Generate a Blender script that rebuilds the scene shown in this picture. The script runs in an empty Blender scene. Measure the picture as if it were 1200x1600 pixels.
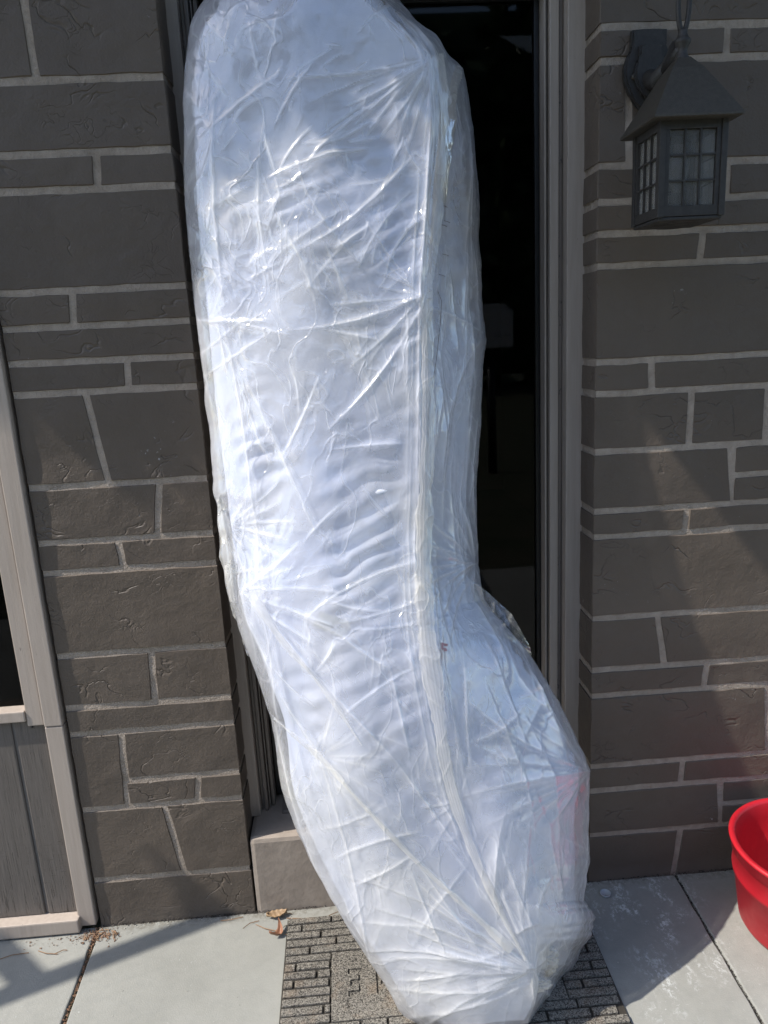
import bpy, bmesh, math, random
import numpy as np
from mathutils import Vector, Matrix
random.seed(7); rng = np.random.default_rng(11)
rad = math.radians
scene = bpy.context.scene
C = scene.collection

# ------------------------------------------------------------------ camera
CAMD, CAMH = 1.83830979, 1.6
YAW, PITCH, ROLL, FPX = 5.05147426e-02, 2.32603675e-01, 5.37438533e-02, 1150.0
cy_, sy_, cp_, sp_, cr_, sr_ = math.cos(YAW), math.sin(YAW), math.cos(PITCH), math.sin(PITCH), math.cos(ROLL), math.sin(ROLL)
FW = Vector((sy_*cp_, cy_*cp_, -sp_)); R0 = Vector((cy_, -sy_, 0)); D0 = FW.cross(R0)
RT = cr_*R0 + sr_*D0; DN = -sr_*R0 + cr_*D0
CAM = Vector((0, -CAMD, CAMH))
cam = bpy.data.objects.new('camera', bpy.data.cameras.new('camera')); C.objects.link(cam)
cam.data.sensor_fit = 'VERTICAL'; cam.data.sensor_height = 24; cam.data.lens = 24*FPX/1600
cam.data.clip_start = 0.02; cam.data.clip_end = 500
M3 = Matrix((RT, -DN, -FW)).transposed()
cam.matrix_world = Matrix.Translation(CAM) @ M3.to_4x4()
scene.camera = cam

# ------------------------------------------------------------------ light
SUN_EL, SUN_AZ = 51.0, 12.0           # azimuth: degrees in front of the wall plane, sun on the left
sdir = Vector((-math.cos(rad(SUN_EL))*math.cos(rad(SUN_AZ)), -math.cos(rad(SUN_EL))*math.sin(rad(SUN_AZ)), math.sin(rad(SUN_EL))))
w = bpy.data.worlds.new('World'); scene.world = w; w.use_nodes = True
nt = w.node_tree; bg = nt.nodes['Background']
sky = nt.nodes.new('ShaderNodeTexSky'); sky.sky_type = 'NISHITA'; sky.sun_disc = False
sky.sun_elevation = rad(SUN_EL); sky.sun_rotation = math.atan2(sdir.x, sdir.y) % (2*math.pi)
nt.links.new(sky.outputs[0], bg.inputs[0]); bg.inputs[1].default_value = 0.15
sun = bpy.data.objects.new('sun', bpy.data.lights.new('sun', 'SUN')); C.objects.link(sun)
sun.data.energy = 3.05; sun.data.angle = rad(0.5); sun.data.color = (1, .95, .88)
sun.rotation_euler = sdir.to_track_quat('Z', 'Y').to_euler()
scene.view_settings.view_transform = 'Standard'; scene.view_settings.look = 'None'
scene.view_settings.exposure = 1.0; scene.view_settings.gamma = 1; scene.view_settings.use_curve_mapping = False
scene.render.engine = 'CYCLES'
scene.cycles.transparent_max_bounces = 10; scene.cycles.max_bounces = 6

# ------------------------------------------------------------------ helpers
def ray(px, py): return FW*FPX + RT*(px-600) + DN*(py-800)
def at(px, py, Y=0.0):
    v = ray(px, py); return CAM + v*((Y-CAM.y)/v.y)
def ground(px, py, z=0.0):
    v = ray(px, py); return CAM + v*((z-CAM.z)/v.z)
def link(name, me, parent=None, mat=None, **kw):
    o = bpy.data.objects.new(name, me); C.objects.link(o)
    if mat and me is not None and not me.materials: me.materials.append(mat)
    if parent: o.parent = parent
    for k, v in kw.items(): o[k] = v
    return o
def thing(name, label, cat, loc=(0,0,0), group=None, me=None, mat=None):
    o = link(name, me, None, mat); o.location = loc
    o['label'] = label; o['category'] = cat
    if group: o['group'] = group
    return o
def mesh(name, v, f, smooth=False):
    me = bpy.data.meshes.new(name); me.from_pydata([tuple(p) for p in v], [], f); me.update()
    if smooth: me.polygons.foreach_set('use_smooth', [True]*len(me.polygons))
    return me
def bmmesh(name, bm, smooth=False):
    me = bpy.data.meshes.new(name); bmesh.ops.recalc_face_normals(bm, faces=bm.faces); bm.to_mesh(me); bm.free()
    if smooth: me.polygons.foreach_set('use_smooth', [True]*len(me.polygons))
    return me
def addbox(bm, x0, x1, y0, y1, z0, z1, bev=0.0):
    r = bmesh.ops.create_cube(bm, size=1)
    vs = r['verts']
    bmesh.ops.scale(bm, vec=(abs(x1-x0), abs(y1-y0), abs(z1-z0)), verts=vs)
    bmesh.ops.translate(bm, vec=((x0+x1)/2, (y0+y1)/2, (z0+z1)/2), verts=vs)
    if bev:
        es = list({e for v in vs for e in v.link_edges})
        bmesh.ops.bevel(bm, geom=es, offset=bev, segments=2, affect='EDGES', profile=.6)
def box(name, x0, x1, y0, y1, z0, z1, mat, parent=None, bev=.002, **kw):
    bm = bmesh.new(); addbox(bm, x0, x1, y0, y1, z0, z1, bev)
    return link(name, bmmesh(name, bm), parent, mat, **kw)
def tube(name, pts, radii, mat, parent=None, n=12, cap=True, loc=Vector((0,0,0)), **kw):
    pts = [Vector(p) for p in pts]; 
    if not hasattr(radii, '__len__'): radii = [radii]*len(pts)
    v = []; f = []; up = Vector((0, 0, 1)); prev = None
    for i, p in enumerate(pts):
        d = (pts[min(i+1, len(pts)-1)] - pts[max(i-1, 0)]).normalized()
        a = prev if prev is not None else (up.cross(d) if abs(d.dot(up)) < .95 else Vector((1, 0, 0)).cross(d))
        a = (a - d*a.dot(d)).normalized(); prev = a; b = d.cross(a)
        for k in range(n):
            t = 2*math.pi*k/n; v.append(p + (a*math.cos(t)+b*math.sin(t))*radii[i])
    for i in range(len(pts)-1):
        for k in range(n): f.append((i*n+k, i*n+(k+1) % n, (i+1)*n+(k+1) % n, (i+1)*n+k))
    if cap: f.append(tuple(range(n))[::-1]); f.append(tuple((len(pts)-1)*n+k for k in range(n)))
    return link(name, mesh(name, v, f, True), parent, mat, **kw)
def lathe(name, prof, c, mat, parent=None, n=48, sq=1.0, **kw):
    v = []; f = []
    for (r, z) in prof:
        for k in range(n):
            t = 2*math.pi*k/n; v.append((c[0]+r*math.cos(t), c[1]+r*sq*math.sin(t), c[2]+z))
    for i in range(len(prof)-1):
        for k in range(n): f.append((i*n+k, i*n+(k+1) % n, (i+1)*n+(k+1) % n, (i+1)*n+k))
    return link(name, mesh(name, v, f, True), parent, mat, **kw)

# ---- node helpers
class NT:
    def __init__(s, name):
        s.m = bpy.data.materials.new(name); s.m.use_nodes = True; s.t = s.m.node_tree; s.t.nodes.clear()
        s.out = s.n('ShaderNodeOutputMaterial')
        s.pos = s.n('ShaderNodeNewGeometry').outputs['Position']
    def n(s, typ, **kw):
        x = s.t.nodes.new(typ)
        for k, v in kw.items(): setattr(x, k, v)
        return x
    def l(s, a, b): s.t.links.new(a, b)
    def val(s, inp, v):
        if hasattr(v, 'links'): s.l(v, inp)
        else: inp.default_value = v
    def mapp(s, scale, rot=(0,0,0), vec=None):
        m = s.n('ShaderNodeMapping'); m.inputs['Scale'].default_value = scale if hasattr(scale, '__len__') else (scale,)*3
        m.inputs['Rotation'].default_value = rot; s.l(vec or s.pos, m.inputs[0]); return m.outputs[0]
    def noise(s, scale, detail=4, rough=.55, vec=None, dist=0):
        x = s.n('ShaderNodeTexNoise'); x.inputs['Scale'].default_value = scale; x.inputs['Detail'].default_value = detail
        x.inputs['Roughness'].default_value = rough; x.inputs['Distortion'].default_value = dist; s.l(vec or s.pos, x.inputs['Vector']); return x.outputs[0]
    def voro(s, scale, feature='F1', vec=None, out='Distance'):
        x = s.n('ShaderNodeTexVoronoi', feature=feature); x.inputs['Scale'].default_value = scale; s.l(vec or s.pos, x.inputs['Vector']); return x.outputs[out]
    def ramp(s, v, stops):
        r = s.n('ShaderNodeValToRGB'); e = r.color_ramp.elements
        while len(e) < len(stops): e.new(.5)
        for q, (p, c) in zip(e, stops): q.position = p; q.color = (*(c if hasattr(c, '__len__') else (c, c, c)), 1)
        s.l(v, r.inputs[0]); return r.outputs[0]
    def math(s, op, a, b=0.0, c=None, clamp=False):
        x = s.n('ShaderNodeMath', operation=op, use_clamp=clamp); s.val(x.inputs[0], a); s.val(x.inputs[1], b)
        if c is not None: s.val(x.inputs[2], c)
        return x.outputs[0]
    def mix(s, fac, a, b, blend='MIX'):
        x = s.n('ShaderNodeMix', data_type='RGBA', blend_type=blend); s.val(x.inputs[0], fac)
        for i, q in ((6, a), (7, b)):
            if hasattr(q, 'links'): s.l(q, x.inputs[i])
            else: x.inputs[i].default_value = (*q, 1)
        return x.outputs[2]
    def bump(s, h, strength=.5, dist=.01, normal=None):
        b = s.n('ShaderNodeBump'); b.inputs['Strength'].default_value = strength; b.inputs['Distance'].default_value = dist
        s.l(h, b.inputs['Height'])
        if normal is not None: s.l(normal, b.inputs['Normal'])
        return b.outputs[0]
    def pbr(s, col, rough=.6, normal=None, metal=0, spec=.5, done=True, **kw):
        p = s.n('ShaderNodeBsdfPrincipled')
        if hasattr(col, 'links'): s.l(col, p.inputs['Base Color'])
        else: p.inputs['Base Color'].default_value = (*col, 1)
        s.val(p.inputs['Roughness'], rough); p.inputs['Metallic'].default_value = metal
        p.inputs['Specular IOR Level'].default_value = spec
        if normal is not None: s.l(normal, p.inputs['Normal'])
        for k, v in kw.items(): s.val(p.inputs[k.replace('_', ' ')], v)
        if done: s.l(p.outputs[0], s.out.inputs[0])
        return p.outputs[0]

def m_brick():
    s = NT('painted_hewn_stone')
    warp = s.noise(7, 3)
    v = s.mapp((1, 1, 1.25))
    big = s.noise(5, 2)
    n1 = s.noise(8, 3, .5, v, .5)
    ledge = s.math('ABSOLUTE', s.math('SUBTRACT', n1, .5))
    line = s.ramp(ledge, [(0, 1), (.014, 0)])
    mask = s.ramp(s.noise(6.3, 2), [(.53, 0), (.60, 1)])
    crack = s.math('MULTIPLY', line, mask)
    n2 = s.noise(21, 2, .5, v, .4)
    l2 = s.ramp(s.math('ABSOLUTE', s.math('SUBTRACT', n2, .5)), [(0, 1), (.012, 0)])
    crack2 = s.math('MULTIPLY', l2, s.ramp(s.noise(6.1, 2, .5, s.mapp(1.37)), [(.56, 0), (.64, 1)]))
    h = s.math('ADD', s.math('MULTIPLY', big, .5), s.math('MULTIPLY', n1, .42)); h = s.math('ADD', h, s.math('MULTIPLY', s.noise(34, 4, .6), .16))
    h = s.math('SUBTRACT', h, s.math('MULTIPLY', crack, .22)); h = s.math('SUBTRACT', h, s.math('MULTIPLY', crack2, .12))
    fine = s.noise(210, 3, .6)
    h = s.math('ADD', h, s.math('MULTIPLY', fine, .09))
    col = s.ramp(s.noise(3.2, 5, .6), [(.3, (.102, .080, .061)), (.7, (.136, .108, .083))])
    oi = s.n('ShaderNodeObjectInfo'); col = s.mix(s.math('MULTIPLY', oi.outputs['Random'], .32), col, (.076, .062, .051))
    col = s.mix(s.math('MULTIPLY', s.ramp(s.noise(16, 6, .75), [(.5, 0), (.72, 1)]), .35), col, (.135, .112, .092))
    speck = s.ramp(s.voro(46), [(0.0, 1), (.028, 1), (.04, 0)])
    sm = s.math('MULTIPLY', speck, s.ramp(s.noise(9, 2), [(.60, 0), (.64, 1)]))
    chips = s.math('MULTIPLY', s.ramp(s.noise(60, 4, .7), [(.66, 0), (.69, 1)]), s.ramp(s.noise(3.1, 3), [(.62, 0), (.68, 1)]))
    col = s.mix(s.math('MAXIMUM', sm, chips), col, (.42, .42, .42))
    col = s.mix(s.math('MULTIPLY', s.ramp(fine, [(.35, 0), (.6, 1)]), .18), col, (.11, .10, .094))
    zz = s.n('ShaderNodeSeparateXYZ'); s.l(s.pos, zz.inputs[0])
    bounce_tint = s.ramp(s.math('ADD', zz.outputs[2], s.math('MULTIPLY', s.noise(14, 4), .05)), [(.0, 1), (.075, 0)])  # paler wall foot: bounced ground light put into the stone colour
    col = s.mix(s.math('MULTIPLY', bounce_tint, .5), col, (.20, .17, .14))
    s.pbr(col, .52, s.bump(h, .95, .011), spec=.3)
    return s.m
def m_mortar():
    s = NT('painted_mortar')
    n = s.noise(120, 5, .7); g = s.noise(15, 3)
    col = s.ramp(s.noise(30, 5, .65), [(.3, (.305, .255, .208)), (.7, (.43, .365, .30))])
    col = s.mix(s.math('MULTIPLY', s.ramp(s.noise(5, 3), [(.55, 0), (.75, 1)]), .35), col, (.15, .12, .085))
    s.pbr(col, .8, s.bump(s.math('ADD', n, g), 1.0, .006), spec=.2)
    return s.m
def m_paint(name, col, col2, wear=None, wearcol=(.1, .1, .1), rough=.5, grain=True, bs=.35):
    s = NT(name)
    g = s.noise(14, 5, .6, s.mapp((6, 6, .35)))
    c = s.ramp(g, [(.3, col), (.7, col2)])
    nb = s.noise(160, 3, .6)
    h = s.math('ADD', s.math('MULTIPLY', g, .6 if grain else .2), s.math('MULTIPLY', nb, .3))
    if wear:
        m = s.math('MULTIPLY', s.ramp(s.noise(45, 5, .7, s.mapp((1, 1, .5))), [(wear, 0), (wear+.03, 1)]), .8)
        c = s.mix(m, c, wearcol); h = s.math('SUBTRACT', h, s.math('MULTIPLY', m, .5))
    s.pbr(c, rough, s.bump(h, bs, .003), spec=.4)
    return s.m
def m_siding():
    s = NT('weathered_painted_wood')
    g = s.noise(20, 6, .7, s.mapp((9, 9, .5)))
    cr = s.ramp(s.noise(22, 5, .75, s.mapp((10, 10, .35), (0, .012, 0))), [(.36, 1), (.43, 0)])
    zz = s.n('ShaderNodeSeparateXYZ'); s.l(s.pos, zz.inputs[0])
    low = s.ramp(s.math('ADD', zz.outputs[2], s.math('MULTIPLY', s.noise(11, 4), .3)), [(.14, 1), (.48, .25)])
    m = s.math('MULTIPLY', cr, low)
    hc = s.ramp(s.noise(20, 5, .75, s.mapp((.8, .8, 12))), [(.34, 1), (.42, 0)])
    m = s.math('MAXIMUM', m, s.math('MULTIPLY', s.math('MULTIPLY', hc, low), s.ramp(s.noise(6, 3), [(.5, 0), (.6, .6)])))
    c = s.ramp(g, [(.3, (.112, .098, .086)), (.7, (.152, .134, .118))])
    c = s.mix(s.ramp(zz.outputs[2], [(0.02, .5), (.16, 0)]), c, (.21, .18, .155))
    c = s.mix(s.math('MULTIPLY', m, .85), c, (.022, .02, .018))
    h = s.math('SUBTRACT', s.math('MULTIPLY', g, .5), m)
    s.pbr(c, .62, s.bump(h, .7, .004), spec=.3)
    return s.m
def m_concrete():
    s = NT('painted_concrete')
    n = s.noise(2.6, 6, .65); f = s.noise(260, 3, .7); m = s.noise(38, 5, .7)
    c = s.ramp(n, [(.3, (.235, .234, .208)), (.7, (.31, .307, .276))])
    c = s.mix(s.math('MULTIPLY', s.ramp(m, [(.35, 1), (.55, 0)]), .25), c, (.20, .205, .19))
    # white paint spatter and scrapes
    a = s.n('ShaderNodeVectorMath', operation='DISTANCE'); q = s.mapp((1, .7, 1)); s.l(q, a.inputs[0])
    a.inputs[1].default_value = SPAT
    reg = s.ramp(s.math('ADD', a.outputs['Value'], s.math('MULTIPLY', s.noise(6, 4), .35)), [(.25, 1), (.42, 0)])
    sp = s.math('MULTIPLY', s.ramp(s.noise(60, 6, .85, s.mapp((1, .8, 1)), .3), [(.5, 0), (.58, 1)]), s.ramp(s.noise(15, 3, .6, s.mapp((1, .5, 1), (0, 0, -.4))), [(.46, 0), (.6, 1)]))
    c = s.mix(s.math('MULTIPLY', s.math('MULTIPLY', reg, sp), .8), c, (.66, .68, .66))
    thin = s.math('MULTIPLY', s.ramp(s.noise(90, 5, .8), [(.62, 0), (.68, 1)]), s.ramp(s.noise(4, 3), [(.47, 0), (.62, .8)]))
    c = s.mix(thin, c, (.55, .56, .53))
    dots = s.ramp(s.voro(38), [(0.03, 1), (.05, 0)]); dots = s.math('MULTIPLY', dots, s.ramp(s.noise(7.7, 2), [(.58, 0), (.62, 1)]))
    c = s.mix(dots, c, (.07, .06, .05))
    # grime near the wall
    xyz = s.n('ShaderNodeSeparateXYZ'); s.l(s.pos, xyz.inputs[0])
    dr = s.ramp(s.math('ADD', s.math('MULTIPLY', xyz.outputs[1], -1), s.math('MULTIPLY', s.noise(24, 5, .7), .06)), [(.028, 1), (.075, 0)])
    dm = s.math('MULTIPLY', dr, s.ramp(s.noise(70, 4, .7), [(.4, 0), (.6, 1)]))
    c = s.mix(dm, c, (.13, .115, .09))
    s.pbr(c, .72, s.bump(s.math('ADD', f, s.math('MULTIPLY', m, .8)), .35, .003), spec=.3)
    return s.m
def m_mat():
    s = NT('crumb_rubber')
    v = s.voro(470, out='Color'); sep = s.n('ShaderNodeSeparateColor'); s.l(v, sep.inputs[0])
    k = s.math('ADD', sep.outputs[0], s.math('MULTIPLY', s.noise(9, 4), .5))
    fr = s.noise(240, 4, .7)
    c = s.ramp(k, [(.34, (.036, .033, .029)), (.56, (.155, .142, .12)), (1.05, (.31, .285, .24))])
    c = s.mix(s.ramp(fr, [(.3, .75), (.55, 0)]), c, (.03, .028, .026))
    c = s.mix(s.math('MULTIPLY', s.ramp(s.noise(11, 5, .7), [(.52, 0), (.66, 1)]), .25), c, (.30, .20, .12))
    s.pbr(c, .85, s.bump(s.math('ADD', sep.outputs[0], fr), .9, .003), spec=.25)
    return s.m
def m_simple(name, col, rough=.5, metal=0, bscale=60, bstr=.2, bdist=.002, spec=.5, var=.15, **kw):
    s = NT(name)
    n = s.noise(bscale*.25, 5, .6)
    c = s.ramp(n, [(.3, tuple(x*(1-var) for x in col)), (.7, tuple(min(1, x*(1+var)) for x in col))])
    s.pbr(c, rough, s.bump(s.noise(bscale, 4, .6), bstr, bdist), metal, spec, **kw)
    return s.m
def m_film(name='crumpled_film', a0=.20, a1=.55, tint=(.89, .895, .945), fine=1.0, warm=0.0, gloss=1.0):
    s = NT(name)
    # fine crinkles
    vd = s.noise(9, 3)
    dv = s.n('ShaderNodeVectorMath', operation='ADD'); s.l(s.pos, dv.inputs[0])
    vs = s.n('ShaderNodeVectorMath', operation='SCALE'); 
    nz = s.n('ShaderNodeTexNoise'); nz.inputs['Scale'].default_value = 6; s.l(s.pos, nz.inputs['Vector'])
    s.l(nz.outputs[1], vs.inputs[0]); vs.inputs['Scale'].default_value = .12; s.l(vs.outputs[0], dv.inputs[1])
    P = dv.outputs[0]
    fold = s.n('ShaderNodeAttribute', attribute_name='fold').outputs['Fac']
    msk = s.ramp(s.noise(3.3, 2), [(.42, .0), (.62, 1)])
    def ridged(scale, vec):
        n = s.noise(scale, 2, .5, vec, .6)
        return s.ramp(s.math('ABSOLUTE', s.math('SUBTRACT', n, .5)), [(0, 1), (.016, .35), (.12, 0)])
    r1 = ridged(5.5, s.mapp((1, 1, .5), (0, .6, 0), P)); r2 = ridged(13, s.mapp((1, 1, .4), (0, -.7, 0), P)); r3 = ridged(24, s.mapp((1, 1, .6), (0, .9, 0), P))
    h = s.math('ADD', s.math('MULTIPLY', r1, .30), s.math('MULTIPLY', s.math('MULTIPLY', r2, msk), .30))
    h = s.math('ADD', h, s.math('MULTIPLY', s.math('MULTIPLY', r3, msk), .14))
    h = s.math('ADD', h, s.math('MULTIPLY', s.noise(85, 3, .6), .06))
    nrm = s.bump(h, .75*fine, .005)
    cell = s.voro(6.5, 'F1', s.mapp((1, 1, .45), (0, .55, 0), P), 'Color'); cs_ = s.n('ShaderNodeSeparateColor'); s.l(cell, cs_.inputs[0])
    cell2 = s.voro(9, 'F1', s.mapp((1, 1, .4), (0, -.45, 0), P), 'Color'); cs2 = s.n('ShaderNodeSeparateColor'); s.l(cell2, cs2.inputs[0])
    lw = s.n('ShaderNodeLayerWeight'); lw.inputs[0].default_value = .5; s.l(nrm, lw.inputs['Normal'])
    face = s.math('POWER', lw.outputs['Facing'], 1.6)
    al = s.math('ADD', s.math('MULTIPLY', face, a1), s.math('ADD', a0, s.math('MULTIPLY', s.math('SUBTRACT', s.noise(4.5, 3), .5), .5)))
    al = s.math('ADD', al, s.math('MULTIPLY', s.math('SUBTRACT', cs_.outputs[0], .5), .16)); al = s.math('ADD', al, s.math('MULTIPLY', s.math('SUBTRACT', cs2.outputs[1], .5), .12))
    al = s.math('ADD', al, s.math('MULTIPLY', fold, .5)); al = s.math('ADD', al, s.math('MULTIPLY', s.math('POWER', r1, 2.0), .16)); al = s.math('ADD', al, s.math('MULTIPLY', s.math('MULTIPLY', s.math('POWER', r2, 2.0), msk), .16), clamp=True)
    col = s.mix(s.ramp(s.noise(3, 3), [(.42, 0), (.65, .75)]), tint, (.93, .905, .83))
    if warm: col = s.mix(warm, col, (.80, .76, .66))
    p = s.pbr(col, s.math('ADD', .15, s.math('MULTIPLY', s.noise(40, 3), .22)), nrm, spec=.6, done=False)
    tl = s.n('ShaderNodeBsdfTranslucent'); s.l(col, tl.inputs[0]); s.l(nrm, tl.inputs['Normal'])
    m1 = s.n('ShaderNodeMixShader'); m1.inputs[0].default_value = .30; s.l(p, m1.inputs[1]); s.l(tl.outputs[0], m1.inputs[2])
    tr = s.n('ShaderNodeBsdfTransparent'); tr.inputs[0].default_value = (.975, .98, .99, 1)
    m2 = s.n('ShaderNodeMixShader'); s.l(al, m2.inputs[0]); s.l(tr.outputs[0], m2.inputs[1]); s.l(m1.outputs[0], m2.inputs[2])
    gl = s.n('ShaderNodeBsdfGlossy'); gl.inputs['Roughness'].default_value = .10; s.l(nrm, gl.inputs['Normal'])
    fr = s.n('ShaderNodeFresnel'); fr.inputs[0].default_value = 1.55; s.l(nrm, fr.inputs['Normal'])
    m3 = s.n('ShaderNodeMixShader'); s.l(s.math('MULTIPLY', s.math('MINIMUM', s.math('ADD', fr.outputs[0], .03), .42), gloss), m3.inputs[0]); s.l(m2.outputs[0], m3.inputs[1]); s.l(gl.outputs[0], m3.inputs[2])
    s.l(m3.outputs[0], s.out.inputs[0])
    return s.m
def m_fabric():
    s = NT('white_mattress_fabric')
    c = s.ramp(s.noise(4, 4), [(.35, (.72, .76, .89)), (.65, (.86, .865, .91))])
    wv = s.noise(300, 2); s.pbr(c, .75, s.bump(s.math('ADD', s.noise(14, 4), s.math('MULTIPLY', wv, .2)), .35, .006), spec=.3)
    return s.m
def m_glass(name, tint=.55, ripple=0.0, refl=1.0, frost=0.0):
    s = NT(name)
    nrm = s.bump(s.voro(260), ripple, .002) if ripple else None
    tr = s.n('ShaderNodeBsdfTransparent'); tr.inputs[0].default_value = (tint, tint, tint*1.02, 1)
    gl = s.n('ShaderNodeBsdfGlossy'); gl.inputs['Roughness'].default_value = .02 if not ripple else .12
    gl.inputs[0].default_value = (refl, refl, refl, 1)
    fr = s.n('ShaderNodeFresnel'); fr.inputs[0].default_value = 1.45
    if nrm is not None: s.l(nrm, gl.inputs['Normal']); s.l(nrm, fr.inputs['Normal'])
    m = s.n('ShaderNodeMixShader'); s.l(fr.outputs[0], m.inputs[0]); s.l(tr.outputs[0], m.inputs[1]); s.l(gl.outputs[0], m.inputs[2])
    o_ = m.outputs[0]
    if frost:
        df = s.n('ShaderNodeBsdfDiffuse'); s.l(s.ramp(s.noise(60, 4, .7), [(.3, (.30, .29, .26)), (.7, (.5, .49, .45))]), df.inputs[0]); tl = s.n('ShaderNodeBsdfTranslucent'); tl.inputs[0].default_value = (.6, .58, .54, 1)
        ad = s.n('ShaderNodeMixShader'); s.l(df.outputs[0], ad.inputs[1]); s.l(tl.outputs[0], ad.inputs[2]); ad.inputs[0].default_value = .5
        m9 = s.n('ShaderNodeMixShader'); s.val(m9.inputs[0], frost); s.l(o_, m9.inputs[1]); s.l(ad.outputs[0], m9.inputs[2]); o_ = m9.outputs[0]
    s.l(o_, s.out.inputs[0]); return s.m

sp = ground(1010, 1430); SPAT = (sp.x, sp.y*.7, 0)
BRICK, MORTAR = m_brick(), m_mortar()
CONC, MATM, SIDE = m_concrete(), m_mat(), m_siding()
TRIM = m_paint('light_taupe_trim_paint', (.37, .31, .258), (.43, .365, .308), .70, (.07, .06, .055))
FRAME = m_paint('taupe_door_frame_paint', (.33, .283, .24), (.40, .347, .30), .69, (.05, .045, .04))
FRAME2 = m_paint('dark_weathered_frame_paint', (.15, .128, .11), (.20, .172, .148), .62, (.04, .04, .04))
STEP = m_simple('painted_step_concrete', (.31, .262, .218), .65, bscale=60, bstr=.4, bdist=.003, spec=.3)
BLACK = m_simple('black_door_metal', (.012, .012, .013), .4)
DARKW = m_simple('unlit_interior', (.035, .033, .032), .8)  # darkness of the unlit rooms is put into this wall colour
LAMP = m_simple('black_cast_metal', (.034, .031, .028), .55, .1, bscale=420, bstr=.5, bdist=.0015, var=.25)
LAMPROOF = m_simple('grey_cast_metal', (.062, .055, .044), .5, .3, bscale=480, bstr=.9, bdist=.002, var=.2)
s_ = NT('scuffed_red_plastic'); sc_ = s_.math('MULTIPLY', s_.ramp(s_.noise(70, 5, .75, s_.mapp((1, 1, .15))), [(.60, 0), (.68, 1)]), s_.ramp(s_.noise(9, 3), [(.45, 0), (.65, .5)]))
s_.pbr(s_.mix(sc_, s_.mix(s_.ramp(s_.noise(12, 5), [(.3, 0), (.7, 1)]), (.40, .008, .016), (.47, .011, .021)), (.60, .16, .15)), s_.math('ADD', .3, s_.math('MULTIPLY', s_.noise(30, 5), .35)), s_.bump(s_.noise(260, 3), .15, .001), spec=.5); RED = s_.m
FILM = m_film(); FILM2 = m_film('doubled_film', .40, .4, warm=.5, gloss=.3); FILM3 = m_film('wadded_film', .60, .3, warm=.5, fine=1.6)
FABRIC = m_fabric()
GLASS = m_glass('storm_door_glass', .6, 0, .33); WGLASS = m_glass('window_glass', .35, 0, .3); LGLASS = m_glass('seeded_lantern_glass', .9, .45, 1.0, .30)

# ------------------------------------------------------------------ the setting
XL, XR = -0.342, 0.640                      # brick edges of the door opening
XW = -0.784                                 # left end of the left brickwork
WB = 0.0
ground_me = mesh('ground', [(-60, -60, -.012), (60, -60, -.012), (60, 60, -.012), (-60, 60, -.012)], [(0, 1, 2, 3)])
s_ = NT('soil_and_lawn'); s_.pbr(s_.ramp(s_.noise(3, 6), [(.35, (.035, .05, .02)), (.7, (.09, .08, .05))]), .9, s_.bump(s_.noise(30, 5), .8, .03)); LAWN = s_.m
link('ground', ground_me, None, LAWN, kind='structure')
# patio slabs
patio = link('patio', None, kind='structure')
jl0, jl1 = ground(150, 1458), ground(100, 1600)
jr0, jr1 = ground(1056, 1367), ground(1193, 1600)
def jx(a, b, y): return a.x + (b.x-a.x)*(y-a.y)/(b.y-a.y)
Y0, Y1 = -2.6, -.004
def slab(xa0, xa1, xb0, xb1, ya, yb, wob=0.0):
    # quad slab with slightly rough rounded edges; (xa at yb / ya)
    n = 60; bm = bmesh.new(); rings = []
    per = []
    def seg(p, q, k):
        for i in range(k):
            t = i/k; per.append(Vector((p[0]+(q[0]-p[0])*t, p[1]+(q[1]-p[1])*t, 0)))
    seg((xa0, yb), (xa1, ya), n); seg((xa1, ya), (xb1, ya), 4); seg((xb1, ya), (xb0, yb), n); seg((xb0, yb), (xa0, yb), 30)
    c = sum(per, Vector())/len(per)
    out = []
    for i, p in enumerate(per):
        d = Vector((1 if p.x < c.x else -1, 0, 0))*wob*random.random() + Vector((0, -1, 0))*(.004*random.random() if p.y > yb-.001 else 0)
        out.append(p+d)
    top = []
    for z, ins in ((-.05, 0), (-.004, 0), (-.001, .0015), (0, .004)):
        ring = []
        for p in out:
            v = (c-p); q = p + Vector((math.copysign(ins, v.x), math.copysign(ins, v.y), 0)); ring.append(bm.verts.new((q.x, q.y, z)))
        rings.append(ring)
    N = len(out)
    for a, b in zip(rings, rings[1:]):
        for i in range(N): bm.faces.new((a[i], a[(i+1) % N], b[(i+1) % N], b[i]))
    bm.faces.new(rings[-1])
    return link('slab', bmmesh('slab', bm), patio, CONC)
g = .0035
slab(-2.4, -2.4, jx(jl0, jl1, Y1)-g, jx(jl0, jl1, Y0)-g, Y0, Y1, .006)
slab(jx(jl0, jl1, Y1)+g, jx(jl0, jl1, Y0)+g, jx(jr0, jr1, Y1)-g*.5, jx(jr0, jr1, Y0)-g*.5, Y0, Y1, .003)
slab(jx(jr0, jr1, Y1)+g*.5, jx(jr0, jr1, Y0)+g*.5, 2.6, 3.0, Y0, Y1, .002)

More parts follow.
